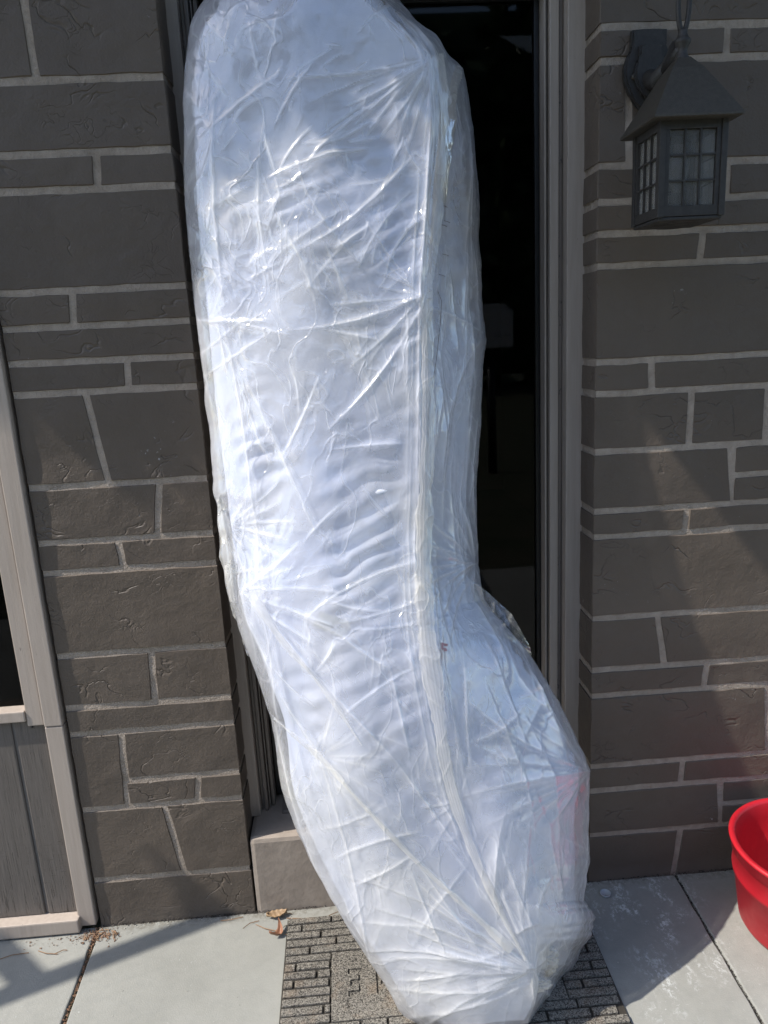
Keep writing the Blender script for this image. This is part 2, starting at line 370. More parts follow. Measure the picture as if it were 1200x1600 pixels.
# ---- brickwork
def zl(py_l, px_l, py_r, px_r):
    return (at(px_l, py_l).z + at(px_r, py_r).z)/2
HL = [((0,129.5),(255,119)),((0,245),(269,233)),((0,300),(273,290)),((0,458),(289,446)),((3.5,514),(297,501)),((14,567),(301,556)),((21,615),(310,603)),((45,760),(324,747)),((60,849),(334,832)),((67,897),(341,878)),((89,1026),(357,1006)),((103,1107),(360.5,1088)),((110,1149),(364,1128)),((203,1220),(374.5,1204.5)),((128,1264),(380,1245)),((150.5,1372),(392,1355))]
HR = [((936,43),(1200,39)),((934,96),(1200,89)),((934,260),(1200,251)),((934,317),(1200,306)),((934,366),(1200,358)),((934,417),(1200,407)),((930.5,566.5),(1200,554)),((929,616.5),(1200,603)),((930.5,707),(1200,692)),((925,800),(1200,784)),((925,840),(1200,824)),((925,967),(1200,950)),((923.5,1048),(1200,1030)),((923.5,1088),(1200,1071)),((925,1197.5),(1200,1175)),((923.5,1236),(1200,1214)),((922,1305),(1142,1288))]
ZL = [(at(*a).z, at(*b).z) for a, b in HL]
ZR = [(at(*a).z, at(*b).z) for a, b in HR]
JT = .0076    # half joint
def brick(quad, parent, edge=None, share={}):
    """quad: four (x, z) corners: bottom-left, bottom-right, top-right, top-left"""
    (x0, z0), (x1, z1), (x2, z2), (x3, z3) = quad
    wdt, hgt = abs(x1-x0), abs(z3-z0)
    nx = max(6, min(26, int(wdt/.02))); nz = max(4, min(14, int(hgt/.02)))
    sd = random.random()*100
    us = [0, .0022/wdt] + [i/nx for i in range(1, nx)] + [1-.0022/wdt, 1]
    vs = [0, .0022/hgt] + [i/nz for i in range(1, nz)] + [1-.0022/hgt, 1]
    V = []; F = []; NX, NZ = len(us), len(vs)
    from mathutils import noise
    prd = -random.uniform(.0018, .0038)
    tilt = random.uniform(-.0012, .0012)
    for j, v in enumerate(vs):
        for i, u in enumerate(us):
            xa = x0+(x1-x0)*u; xb = x3+(x2-x3)*u; x = xa+(xb-xa)*v
            za = z0+(z1-z0)*u; zb = z3+(z2-z3)*u; z = za+(zb-za)*v
            w1 = noise.noise(Vector((x*18, sd, z*18)))*.0022 + noise.noise(Vector((x*70, sd, z*70)))*.0009
            w2 = noise.noise(Vector((x*18, sd+9, z*18)))*.0022 + noise.noise(Vector((x*70, sd+9, z*70)))*.0009
            y = prd + tilt*(u-.5) + noise.noise(Vector((x*9, sd, z*12)))*.0018 + noise.noise(Vector((x*28, sd, z*40)))*.0007
            bi = i in (0, NX-1); bj = j in (0, NZ-1)
            if bi or bj: y = .001
            if bi and bj:
                x += .003*(1 if i == 0 else -1); z += .003*(1 if j == 0 else -1)
            if not (edge == 'L' and i < 2) and not (edge == 'R' and i > NX-3): x += w1
            elif True: x += w1*.5
            z += w2
            V.append((x, y, z))
    for j in range(NZ-1):
        for i in range(NX-1):
            a = j*NX+i; F.append((a, a+1, a+NX+1, a+NX))
    if edge:      # the brick end that turns into the door reveal
        col = 0 if edge == 'L' else NX-1
        base = len(V)
        for d, ins in ((.03, .001), (.06, -.001), (.112, 0)):
            for j in range(NZ):
                p = V[j*NX+col]; q = noise.noise(Vector((d*30, sd, p[2]*25)))*.002
                V.append((p[0]+(q+ins)*(1 if edge == 'R' else -1)*-1, d, p[2]))
        cols = [[j*NX+col for j in range(NZ)]] + [[base+k*NZ+j for j in range(NZ)] for k in range(3)]
        for a, b in zip(cols, cols[1:]):
            for j in range(NZ-1):
                f = (a[j], a[j+1], b[j+1], b[j]); F.append(f if edge == 'L' else f[::-1])
        # underside / top side of the return
        for j in (0, NZ-1):
            pass
    cx, cz = (x0+x1)/2, (z0+z3)/2
    V = [(a-cx, b, c-cz) for a, b, c in V]
    me = mesh('stone', V, F, True); me.set_sharp_from_angle(angle=rad(28))
    o = link('stone', me, parent, BRICK); o.location = (cx, 0, cz)
    return o
def zat(zz, X, xa, xb): return zz[0]+(zz[1]-zz[0])*(X-xa)/(xb-xa)
def row(zt, zb, xa, xb, joints, parent, X0, X1, eL=None, eR=None):
    """joints: list of (x_top, x_bottom) in metres; zt/zb: z functions"""
    js = [(xa-JT, xa-JT)] + joints + [(xb+JT, xb+JT)]
    for k in range(len(js)-1):
        (ta, ba), (tb, bb) = js[k], js[k+1]
        ta += JT; ba += JT; tb -= JT; bb -= JT
        e = eL if (k == 0 and eL) else (eR if (k == len(js)-2 and eR) else None)
        q = [(ba, zb(ba)+JT), (bb, zb(bb)+JT), (tb, zt(tb)-JT), (ta, zt(ta)-JT)]
        brick(q, parent, e)
lw = thing('stone_wall', 'dark taupe painted stone wall with pale joints between window trim and door', 'wall', (XL, 0, 0))
rw = thing('stone_wall', 'dark taupe painted stone wall right of the doorway carrying the lantern', 'wall', (XR, 0, 0))
def relx(o, root):  # parts are given in world coordinates
    for ch in root.children: ch.location -= Vector(root.location)
# left
def fz(k):
    a, b = HL[k]; A, B = at(*a), at(*b)
    return lambda X: B.z + (A.z-B.z)/(A.x-B.x)*(X-B.x)*.35
def fzR(k):
    a, b = HR[k]; A, B = at(*a), at(*b)
    return lambda X: A.z + (B.z-A.z)/(B.x-A.x)*(X-A.x)*.35
def J(a, b): return (at(*a).x, at(*b).x)
L = [fz(k) for k in range(len(HL))]
top1 = lambda X: 2.56; 
rows = [(top1, L[0], [J((36, 0), (57, 125))]), (L[0], L[1], []), (L[1], L[2], [J((149, 237), (153, 290))]), (L[2], L[3], []),
 (L[3], L[4], [J((113, 458), (115, 505))]), (L[4], L[5], []), (L[5], L[6], [J((198.5, 565), (201, 605))]), (L[6], L[7], [J((134, 615), (169, 752))]),
 (L[7], L[8], [J((249, 754), (247, 838))]), (L[8], L[9], [J((185, 846), (193, 888))]), (L[9], L[10], []), (L[10], L[11], [J((236, 1016), (242.5, 1096))]),
 (L[11], L[12], []), (L[14], L[15], [J((257, 1258), (288, 1363))]), (L[15], lambda X: -.02, [])]
for zt, zb, js in rows: row(zt, zb, XW, XL, js, lw, XW, XL, None, 'R')
n0, n1 = J((189, 1146), (200, 1256))
brick([(XW, L[14](XW)+JT), (n1-JT, L[14](n1)+JT), (n0-JT, L[12](n0)-JT), (XW, L[12](XW)-JT)], lw)
nm = (n0+n1)/2
brick([(nm+JT, L[13](nm)+JT), (XL, L[13](XL)+JT), (XL, L[12](XL)-JT), (n0+JT, L[12](n0)-JT)], lw, 'R')
row(L[13], L[14], n1+JT*.7, XL, [J((310, 1215), (309, 1250))], lw, 0, 0, None, 'R')
row(lambda X: 2.80, top1, XW, XL, [], lw, 0, 0, None, 'R')
# right
Rr = [fzR(k) for k in range(len(HR))]
XE = 2.3
def extra(*xs): return [(x+random.uniform(-.02, .02), x+random.uniform(-.02, .02)) for x in xs]
rowsR = [(lambda X: 2.62, Rr[0], extra(1.45, 2.0)), (Rr[0], Rr[1], [J((1137, 45), (1135, 86))]+extra(1.35, 1.8)), (Rr[1], Rr[2], [J((981, 98), (983, 255))]+extra(1.4, 1.95)),
 (Rr[2], Rr[3], [J((1136, 258), (1135, 303))]+extra(1.3, 1.7, 2.1)), (Rr[3], Rr[4], [J((1026, 312), (1025, 362))]+extra(1.5, 2.0)), (Rr[4], Rr[5], [J((1098, 365), (1093, 410))]+extra(1.4, 1.9)),
 (Rr[5], Rr[6], extra(1.38, 1.9)), (Rr[6], Rr[7], [J((1018, 563), (1018, 610))]+extra(1.3, 1.7, 2.05)), (Rr[7], Rr[8], [J((1081, 610), (1076, 697)), J((1200, 604), (1195, 691))]+extra(1.6, 2.0)),
 (Rr[9], Rr[10], [J((1073, 793), (1070, 830))]+extra(1.4, 1.8)), (Rr[10], Rr[11], extra(1.33, 1.85)), (Rr[11], Rr[12], [J((1028, 963), (1037, 1037))]+extra(1.5, 1.9)),
 (Rr[12], Rr[13], [J((1104, 1041), (1099, 1075))]+extra(1.45, 1.9)), (Rr[13], Rr[14], [J((1199, 1072), (1199, 1173))]+extra(1.7, 2.1)), (Rr[14], Rr[15], [J((1067, 1183), (1063, 1225))]+extra(1.35, 1.8)),
 (Rr[16], lambda X: -.02, [J((1063, 1295), (1051, 1362))]+extra(1.25, 1.75))]
for zt, zb, js in rowsR: row(zt, zb, XR, XE, js, rw, 0, 0, 'L', None)
def split_row(zt, zb, zmid_px, j):
    a, b = j; zm = at(*zmid_px).z; zm_f = lambda X: zm
    brick([(XR, zb(XR)+JT), (b-JT, zb(b)+JT), (a-JT, zt(a)-JT), (XR, zt(XR)-JT)], rw, 'L')
    mid = (a+b)/2
    row(zt, zm_f, mid+JT, XE, extra(mid+.28, mid+.7), rw, 0, 0); row(zm_f, zb, mid+JT, XE, extra(mid+.4, mid+.8), rw, 0, 0)
split_row(Rr[8], Rr[9], (1180, 740), J((1141, 700), (1146, 786)))
split_row(Rr[15], Rr[16], (1165, 1252), J((1125, 1217), (1125, 1288)))
# mortar bodies
def mortar(x0, x1, parent, z0=-.03, z1=3.28, e0=0, e1=0):
    bm = bmesh.new(); addbox(bm, x0+e0, x1-e1, 0, .118, z0, z1)
    link('mortar_bed', bmmesh('mortar_bed', bm), parent, MORTAR)
mortar(XW+.002, XL, lw, e1=.004); mortar(XR, XE, rw, e0=.004)
for r_ in (lw, rw):
    for ch in r_.children: ch.location -= r_.location
# wall above the door and behind the bricks
hd = thing('door_header', 'taupe painted header board above the doorway', 'lintel', (0, 0, 2.62))
box('board', XL+.002, XR-.002, .02, .118, -.05, .66, FRAME, hd)

# ---- door frame -------------------------------------------------------------
ZS = at(392, 1300, .03).z                  # top of the step
print('step', ZS)
df = thing('door_frame', 'taupe painted wooden frame lining the doorway', 'door frame', (0, .1, ZS))
ZT = 2.42
def fx(px, py, Y): return at(px, py, Y).x
def jamb(xa, xb, ya, yb, mat, name='jamb'):
    bm = bmesh.new(); addbox(bm, xa, xb, ya-.1, yb-.1, 0, ZT-ZS+.2, .003)
    link(name, bmmesh(name, bm), df, mat)
# right side profile, outside to inside
r1 = fx(885, 566, .10); r2 = fx(872, 566, .135); r3 = fx(858, 566, .135); r4 = fx(848, 566, .16)
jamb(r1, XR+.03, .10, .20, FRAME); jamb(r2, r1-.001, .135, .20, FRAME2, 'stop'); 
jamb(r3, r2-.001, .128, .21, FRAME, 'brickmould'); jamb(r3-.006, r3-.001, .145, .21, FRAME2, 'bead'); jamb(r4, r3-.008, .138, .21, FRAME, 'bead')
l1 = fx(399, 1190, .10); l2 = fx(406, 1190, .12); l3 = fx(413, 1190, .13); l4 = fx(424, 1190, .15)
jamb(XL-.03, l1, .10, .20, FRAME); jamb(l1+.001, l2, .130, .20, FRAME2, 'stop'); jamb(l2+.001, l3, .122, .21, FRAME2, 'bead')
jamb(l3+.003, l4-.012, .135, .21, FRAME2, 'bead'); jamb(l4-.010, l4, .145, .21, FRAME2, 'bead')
zt = at(700, 5, .19).z
box('head', l4, r4, .0, .12, zt-ZS+.028, zt-ZS+.2, FRAME, df)
# threshold step
bm = bmesh.new(); addbox(bm, XL+.003, XR-.003, -.004, .55, -.03, ZS, .014)
bmesh.ops.subdivide_edges(bm, edges=bm.edges, cuts=3, use_grid_fill=True)
thing('door_step', 'taupe painted concrete step filling the foot of the doorway', 'step', me=bmmesh('door_step', bm, False), mat=STEP)
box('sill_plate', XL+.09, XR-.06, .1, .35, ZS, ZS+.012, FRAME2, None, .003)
sp_ = bpy.data.objects['sill_plate']; sp_.name = 'door_sill'; sp_['label'] = 'dark worn sill lying on the step inside the door frame'; sp_['category'] = 'door sill'
# storm door
dd = thing('storm_door', 'black framed glass storm door behind the wrapped mattress', 'door', (0, .18, ZS+.015))
z0, z1 = 0, zt-(ZS+.015)+.035
dl, dr = l4+.003, r4-.002
box('stile', dl, dl+.018, 0, .03, z0, z1, BLACK, dd); box('stile', dr-.012, dr, 0, .03, z0, z1, BLACK, dd)
box('rail', dl+.018, dr-.012, 0, .03, z1-.035, z1, BLACK, dd); box('rail', dl+.018, dr-.012, 0, .03, z0, z0+.08, BLACK, dd)
box('glass', dl+.018, dr-.012, .012, .017, z0+.08, z1-.035, GLASS, dd, 0)
# dark hall behind
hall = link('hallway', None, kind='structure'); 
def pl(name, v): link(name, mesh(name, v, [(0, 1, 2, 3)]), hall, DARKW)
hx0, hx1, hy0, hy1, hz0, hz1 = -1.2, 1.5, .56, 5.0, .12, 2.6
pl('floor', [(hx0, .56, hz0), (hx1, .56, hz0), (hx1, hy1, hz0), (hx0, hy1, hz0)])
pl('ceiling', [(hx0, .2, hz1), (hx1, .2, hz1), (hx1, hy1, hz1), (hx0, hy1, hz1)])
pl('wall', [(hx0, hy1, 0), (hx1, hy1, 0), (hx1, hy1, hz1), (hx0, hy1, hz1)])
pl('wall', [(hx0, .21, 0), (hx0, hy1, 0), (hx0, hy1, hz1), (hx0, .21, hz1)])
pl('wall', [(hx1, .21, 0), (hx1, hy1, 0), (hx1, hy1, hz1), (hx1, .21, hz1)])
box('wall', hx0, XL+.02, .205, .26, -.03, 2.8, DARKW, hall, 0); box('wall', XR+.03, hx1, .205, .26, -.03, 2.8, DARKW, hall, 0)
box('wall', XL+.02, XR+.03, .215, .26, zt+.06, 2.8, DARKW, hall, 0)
# added outdoor shapes, placed only to show as reflections in the door glass
WOOD = m_simple('dim_brown_wood', (.30, .25, .21), .4); PALE = m_simple('pale_reflected_shape', (.9, .93, .91), .7); METAL = m_simple('chrome', (.8, .8, .8), .2, 1)
def mirror(px, py, Y):
    p = at(px, py, .197); v = ray(px, py); v = Vector((v.x, -v.y, v.z)); return p + v*((Y-p.y)/v.y)
A_, B_, C_ = mirror(779, 57, -7), mirror(880, 56, -7), mirror(880, 112, -7)
bm = bmesh.new(); vv = [bm.verts.new(p) for p in (A_, B_, C_)]; f_ = bm.faces.new(vv); r = bmesh.ops.extrude_face_region(bm, geom=[f_]); bmesh.ops.translate(bm, vec=(0, .02, -.004), verts=[e for e in r['geom'] if isinstance(e, bmesh.types.BMVert)])
thing('reflected_triangle', 'added pale triangle placed to be reflected in the top of the door glass', 'reflected shape', me=bmmesh('reflected_triangle', bm), mat=PALE)  # added pale triangle, there only for its reflection
la, lb = mirror(740, 545, -6), mirror(801, 473, -6); BX = m_simple('brown_grey_box_paint', (.80, .70, .62), .5)
lbx = thing('reflected_box', 'added pale box on a post, placed to be reflected dimly in the door glass', 'reflected_box', ((la.x+lb.x)/2, -6, 0)); hw_ = (lb.x-la.x)/2  # added box, there only for its dim reflection
bm = bmesh.new(); vs = [bm.verts.new((x, y, z)) for y in (-.35, 0) for x, z in ((-hw_, la.z), (hw_, la.z), (hw_, lb.z-.09), (hw_-.1, lb.z), (-hw_, lb.z))]; bmesh.ops.convex_hull(bm, input=vs); link('body', bmmesh('body', bm), lbx, BX)
tube('post', [(0, -.17, 0), (0, -.17, la.z)], .05, BLACK, lbx)
for q in (.0, .12): tube('bright_bar', [(q, .012, la.z+.13), (q+.07, .012, la.z+.13)], .012, METAL, lbx)  # bright bars stand in for two small highlights in the glass

# ---- window and siding on the left ------------------------------------------
wn = thing('side_window', 'dark window pane in pale taupe trim above weathered wood siding', 'window', (-.9, 0, 0))
def wbox(name, x0, x1, y0, y1, z0, z1, mat, par=wn, bev=.003):
    return box(name, x0+.9, x1+.9, y0, y1, z0, z1, mat, par, bev)
YF = -.012
xo1 = at(152, 1440, YF).x; xo0 = at(107, 1300, YF).x
a = at(118, 1300, YF).x
XO1 = (at(148, 1440, YF).x + at(16, 640, YF).x)/2
XO0 = at(98, 1300, YF).x
XI0 = at(70, 1130, YF).x
ZSIL = at(20, 1122, YF).z
XG = at(45, 1105, .02).x
print('trim', XO1, XO0, XI0, XG, ZSIL)
zsp = at(90, 1135, YF).z
wbox('corner_board', XO0, XO1, YF, .06, .012, zsp-.001, TRIM); wbox('corner_board', XO0, XO1, YF-.001, .06, zsp+.001, 2.8, TRIM)
wbox('casing', XG, XO0-.0025, YF+.007, .06, zsp+.003, 2.8, TRIM)
wbox('sill', -1.95, XG-.0015, YF+.003, .06, ZSIL-.016, ZSIL+.014, TRIM)
gl_ = wbox('pane', -1.95, XG-.001, .03, .034, ZSIL+.014, 2.7, WGLASS, wn, 0)
wbox('dark_room_sheet', -1.95, XG, .1, .11, ZSIL-.01, 2.7, DARKW, wn, 0)  # dark sheet with the unlit room put into its colour
# siding boards with grooves
gx = [XO0-.002]
for px, py in ((22, 1140), ): gx.append(at(px, py, .0).x)
p1 = at(75, 1400, YF+.01).x
stepx = abs(XO0 - p1)
print('siding', XO0, p1, gx)
xg = XO0-.0015; wds = [ .105, .150, .150, .150, .15, .15, .15, .15]
GRV = m_simple('groove_paint', (.19, .175, .163), .6)
p1 = (at(22, 1135, .006).x + at(75, 1440, .006).x)/2
wds[0] = xg-p1-.004
for wd in wds:
    bm = bmesh.new(); addbox(bm, xg-wd+.9, xg+.9, .004, .05, .05, zsp-.002 if False else ZSIL-.017, .004)
    link('siding_board', bmmesh('siding_board', bm), wn, SIDE); 
    wbox('groove', xg-wd-.0078, xg-wd-.0002, .010, .05, .05, ZSIL-.018, GRV, wn, 0)
    xg -= wd+.008
zb0 = at(60, 1478, -.03).z
wbox('bottom_rail', -1.95, at(127, 1470, -.03).x, -.03, .04, .006, .049, TRIM, wn, .004)
tube('nail_hole', [(at(50, 1136, .003).x+.9, .006, at(50, 1136, .003).z), (at(50, 1136, .003).x+.9, .0025, at(50, 1136, .003).z)], .0035, BLACK, wn, 10)

# ---- unseen roof eave, added beams and trees, shaped for shade and reflections ----
EAVE_Z = 3.30
ev = thing('roof_eave', 'unseen roof eave over the doorway, edge stepped and ragged to shape its shade', 'eave', (0, 0, EAVE_Z))
def prism(name, pts, z0, z1, mat, par):
    bm = bmesh.new(); vs = [bm.verts.new((x, y, z)) for z in (z0, z1) for x, y in pts]; bmesh.ops.convex_hull(bm, input=vs); link(name, bmmesh(name, bm), par, mat)
EA, EM, EB, EX, EX2 = -.285, -.78, -.78, -.72, -.5  # eave edge stepped to set where its shade falls
prism('soffit', [(-3.9, EA), (EX, EA), (EX, .4), (-3.9, .4)], 0, .02, FRAME, ev); prism('soffit', [(EX+.001, EM), (EX2, EM), (EX2, .4), (EX+.001, .4)], 0, .02, FRAME, ev); prism('soffit', [(EX2+.001, EB), (3.2, EB), (3.2, .4), (EX2+.001, .4)], 0, .02, FRAME, ev)
er = np.random.default_rng(5); x = -3.9
while x < 3.1:
    wd = .13; yb = (EA if x < EX-.1 else EM if x < EX2-.1 else EB)-.02-er.uniform(0, .055); prism('shade_edge_tile', [(x, yb+.02), (x+.03, yb), (x+.10, yb), (x+.128, yb+.02), (x+.128, .3), (x, .3)], .022, .045, TRIM, ev); x += wd  # uneven tile ends added to break up the shade edge
def shadow_bar(p, q, h, wd, parent):  # unseen bar positioned so its shadow runs from p to q
    k = h/sdir.z; off = sdir*k
    a, b = Vector((p.x, p.y, 0))+off, Vector((q.x, q.y, 0))+off
    d = (b-a).normalized(); n = Vector((-d.y, d.x, 0))
    bm = bmesh.new(); hw = wd/2
    vs = [bm.verts.new(c+e*n*hw+Vector((0, 0, f))) for c in (a, b) for e in (-1, 1) for f in (0, .05)]
    bmesh.ops.convex_hull(bm, input=vs)
    link('beam', bmmesh('beam', bm), parent, FRAME)
    return a, b
pg = thing('shadow_beams', 'added unseen timber beams placed to cast the stripes on the left paving', 'shadow_beams')  # added beams, present only for their shadow stripes
a1, b1 = shadow_bar(ground(-160, 1618), ground(345, 1427), 2.3, .058, pg)
a2, b2 = shadow_bar(ground(-25, 1475), ground(42, 1545), 2.3, .055, pg)
box('post', a1.x-.05, a1.x+.05, a1.y-.05, a1.y+.05, 0, 2.3, FRAME, pg)
s_ = NT('hedge_leaf'); s_.pbr(s_.ramp(s_.noise(6, 3), [(.3, (.025, .045, .015)), (.7, (.06, .10, .03))]), .5); LEAFM = s_.m
def backdrop_trees():  # added tree row, sized to darken what the glass reflects
    n = 16000
    P = np.stack([rng.uniform(-24, 24, n), rng.normal(-20, .8, n), rng.uniform(0, 12.5, n)], 1)
    P[:, 2] *= .85+.15*np.sin(P[:, 0]*1.3)+.06*np.sin(P[:, 0]*4.1)
    A = rng.normal(size=(n, 3)); A /= np.linalg.norm(A, axis=1)[:, None]; B = np.cross(A, rng.normal(size=(n, 3))); B /= np.linalg.norm(B, axis=1)[:, None]
    sz = rng.uniform(.2, .5, n)[:, None]
    V = np.stack([P-A*sz, P+B*sz*.5, P+A*sz, P-B*sz*.5], 1).reshape(-1, 3)
    me = bpy.data.meshes.new('backdrop_trees'); me.from_pydata(V.tolist(), [], [(4*i, 4*i+1, 4*i+2, 4*i+3) for i in range(n)])
    h = thing('backdrop_trees', 'added tall row of trees behind the camera, blocking sky in the reflections', 'backdrop_trees', (0, 0, 0))
    link('foliage', me, h, LEAFM)
    bm = bmesh.new(); addbox(bm, -23, 23, -21.2, -20, .3, 10.2, .6); link('foliage_block', bmmesh('foliage_block', bm), h, LEAFM)  # solid block keeps sky gaps out of the glass reflection
    for x in np.arange(-22, 23, 4): tube('stem', [(x, -20, 0), (x+.2, -20, 4), (x, -20, 8)], [.22, .16, .05], WOOD, h, 7)
backdrop_trees()

# ------------------------------------------------------------------ wrapped mattress
# rows: left silhouette, front right corner (seam), right silhouette, depth of the corner
ROWS = [
 ((430,-75),(500,-78),(560,-72),-.02), ((352,-45),(540,-50),(600,-38),-.05), ((318,2),(590,-8),(628,8),-.075), ((297,40),(640,38),(662,48),-.085),
 ((289,95),(674,85),(722,108),-.09), ((287,200),(681,190),(739,200),-.10), ((290,330),(672,340),(750,350),-.125),
 ((301,450),(664,460),(753,460),-.15), ((312,550),(664,560),(759,532),-.175), ((323,650),(662,670),(752,650),-.205), ((334,750),(660,780),(744,770),-.24),
 ((344,850),(657,870),(747,880),-.28), ((362,945),(662,955),(758,938),-.325), ((392,1030),(670,1035),(822,1015),-.365), ((424,1125),(686,1120),(872,1095),-.395),
 ((441,1235),(708,1230),(923,1205),-.42), ((474,1320),(738,1320),(914,1305),-.44), ((518,1405),(775,1400),(917,1395),-.455), ((566,1485),(806,1465),(926,1448),-.47),
 ((604,1545),(828,1520),(905,1500),-.485), ((634,1592),(840,1562),(874,1555),-.49), ((668,1616),(825,1600),(842,1594),-.485)]
def spl(xs, ys, t):
    """Catmull-Rom on uneven knots via numpy (monotone enough here)"""
    xs = np.asarray(xs, float); ys = np.asarray(ys, float)
    m = np.gradient(ys, xs); i = np.clip(np.searchsorted(xs, t)-1, 0, len(xs)-2)
    h = xs[i+1]-xs[i]; s = (t-xs[i])/h
    return (2*s**3-3*s**2+1)*ys[i]+(s**3-2*s**2+s)*h*m[i]+(-2*s**3+3*s**2)*ys[i+1]+(s**3-s**2)*h*m[i+1]
K = [0]
for a, b in zip(ROWS, ROWS[1:]): K.append(K[-1]+math.hypot(b[1][0]-a[1][0]+.5*(b[0][0]-a[0][0]), b[1][1]-a[1][1]))
K = np.array(K)/K[-1]
camv, rtv, dnv, fwv = (np.array(v) for v in (CAM, RT, DN, FW))
def project_back(px, py, Y):
    v = fwv*FPX + rtv*(px[..., None]-600) + dnv*(py[..., None]-800)
    return camv + v*((Y-CAM.y)/v[..., 1])[..., None]
def vnoise(x, y, seed, octv=3):
    r = np.random.default_rng(seed); out = 0; amp = 1
    for o in range(octv):
        G = r.normal(size=(64, 64)); xi = np.floor(x).astype(int); yi = np.floor(y).astype(int); fx_, fy_ = x-xi, y-yi
        sx, sy = fx_*fx_*(3-2*fx_), fy_*fy_*(3-2*fy_)
        g_ = lambda a, b: G[a % 64, b % 64]
        out = out+amp*((g_(xi, yi)*(1-sx)+g_(xi+1, yi)*sx)*(1-sy)+(g_(xi, yi+1)*(1-sx)+g_(xi+1, yi+1)*sx)*sy); amp *= .5; x = x*2.03; y = y*2.03
    return out
def base(nu1, nu2, nv, inset=0.0):
    v = np.linspace(0, 1, nv)
    Lx, Ly, Sx, Sy, Rx, Ry, D = [spl(K, [f(r) for r in ROWS], v) for f in
        (lambda r: r[0][0], lambda r: r[0][1], lambda r: r[1][0], lambda r: r[1][1], lambda r: r[2][0], lambda r: r[2][1], lambda r: r[3])]
    Rx = .8*np.interp(v, K, [q[2][0] for q in ROWS])+.2*Rx; Ry = .8*np.interp(v, K, [q[2][1] for q in ROWS])+.2*Ry
    if not inset:
        wv = vnoise(v*46, v*0+1, 71, 3)*1.5+vnoise(v*15, v*0+2, 72, 2)*2.0; lw_ = np.clip((v-.78)/.1, 0, 1); mid_ = np.exp(-((v-.53)/.06)**2)
        Rx = Rx+wv*(.5+1.9*lw_); Lx = Lx+vnoise(v*40, v*0+3, 73, 3)*(.7+2.2*mid_)
    if inset:
        cx = (Lx+Rx)/2
        Lx = Lx+inset; Rx = Rx-inset*1.0; Sx = Sx - inset*.15
        e = np.clip(1-v/.12, 0, 1); Ly = Ly+inset*2.2*e; Sy = Sy+inset*2.2*e; Ry = Ry+inset*2.2*e
    s1 = np.linspace(0, 1, nu1); s2 = np.linspace(0, 1, nu2+1)[1:]
    # front face: rounded left edge, nearly flat, crisp corner at the seam
    px1 = Lx[:, None]+(Sx-Lx)[:, None]*s1; py1 = Ly[:, None]+(Sy-Ly)[:, None]*s1
    rnd = np.sqrt(np.clip(1-(1-np.clip(s1/.22, 0, 1))**2, 0, 1))      # 0 at silhouette to 1
    bel = np.sin(np.pi*np.clip(s1, 0, 1))*.018
    q_ = 1-np.clip(s1/.55, 0, 1); dL = .028*(1-np.sqrt(np.clip(1-(1-np.clip(s1/.1, 0, 1))**2, 0, 1))) + .075*q_**1.7 - bel*.6
    Y1_ = D[:, None]+dL[None, :]
    low = np.clip((v-.55)/.25, 0, 1)
    px2 = Sx[:, None]+(Rx-Sx)[:, None]*s2; py2 = Sy[:, None]+(Ry-Sy)[:, None]*s2
    side = .20*s2[None, :]**1.0*(1-.15*low[:, None]) + .05*(1-np.sqrt(np.clip(1-s2**6, 0, 1)))[None, :]
    bulge = -.07*np.sin(np.pi*np.clip(s2, 0, 1)*.9)[None, :]*low[:, None]*np.clip((1-v)/.12, 0, 1)[:, None]
    Y2_ = D[:, None]+side+bulge
    px = np.concatenate([px1, px2], 1); py = np.concatenate([py1, py2], 1); Y = np.concatenate([Y1_, Y2_], 1)
    return px, py, Y, v
def back_cols(px, py, Y, nb):
    """columns that close the body behind: from the right silhouette round to the left one"""
    t = np.linspace(0, 1, nb+2)[1:-1]
    Rx, Ry, RY = px[:, -1:], py[:, -1:], Y[:, -1:]; Lx, Ly, LY = px[:, :1], py[:, :1], Y[:, :1]
    ins = 5*np.sin(np.pi*t)
    x = Rx+(Lx-Rx)*(.04+.92*t); y = Ry+(Ly-Ry)*t
    yy = RY+(LY-RY)*t + .10*np.sin(np.pi*t)**.5
    wlim = np.linspace(0, 1, px.shape[0])[:, None]
    return x, y, yy
def seg_dist(px, py, a, b):
    ax, ay = a; dx, dy = b[0]-ax, b[1]-ay; L2 = dx*dx+dy*dy+1e-9
    t = ((px-ax)*dx+(py-ay)*dy)/L2; tc = np.clip(t, 0, 1)
    cx, cy = px-(ax+tc*dx), py-(ay+tc*dy)
    sgn = np.sign((px-ax)*dy-(py-ay)*dx)
    return np.hypot(cx, cy), tc, sgn
def creases(px, py, lst):
    H = np.zeros_like(px); FO = np.zeros_like(px)
    for pts, amp, wd in lst:
        m = wd*7
        xs = [p[0] for p in pts]; ys = [p[1] for p in pts]
        sel = np.nonzero((px > min(xs)-m) & (px < max(xs)+m) & (py > min(ys)-m) & (py < max(ys)+m))
        if len(sel[0]) == 0: continue
        X, Yp = px[sel], py[sel]; best = np.full(X.shape, 1e9); T = np.zeros(X.shape); S = np.zeros(X.shape)
        n = len(pts)-1
        for i in range(n):
            d, t, sg = seg_dist(X, Yp, pts[i], pts[i+1]); k = d < best
            best[k] = d[k]; T[k] = (i+t[k])/n; S[k] = sg[k]
        asym = np.where(S > 0, 1.0, 2.2)
        env = np.clip(np.sin(np.pi*np.clip(T*.94+.03, 0, 1)), 0, 1)**.6
        h = amp*env*np.exp(-best/(wd*asym))
        H[sel] += h
        FO[sel] = np.maximum(FO[sel], env*np.exp(-best/1.6)*min(1, amp/.0034)**1.5*.95 + env*np.exp(-best/(wd*3))*.22)
    return H, FO
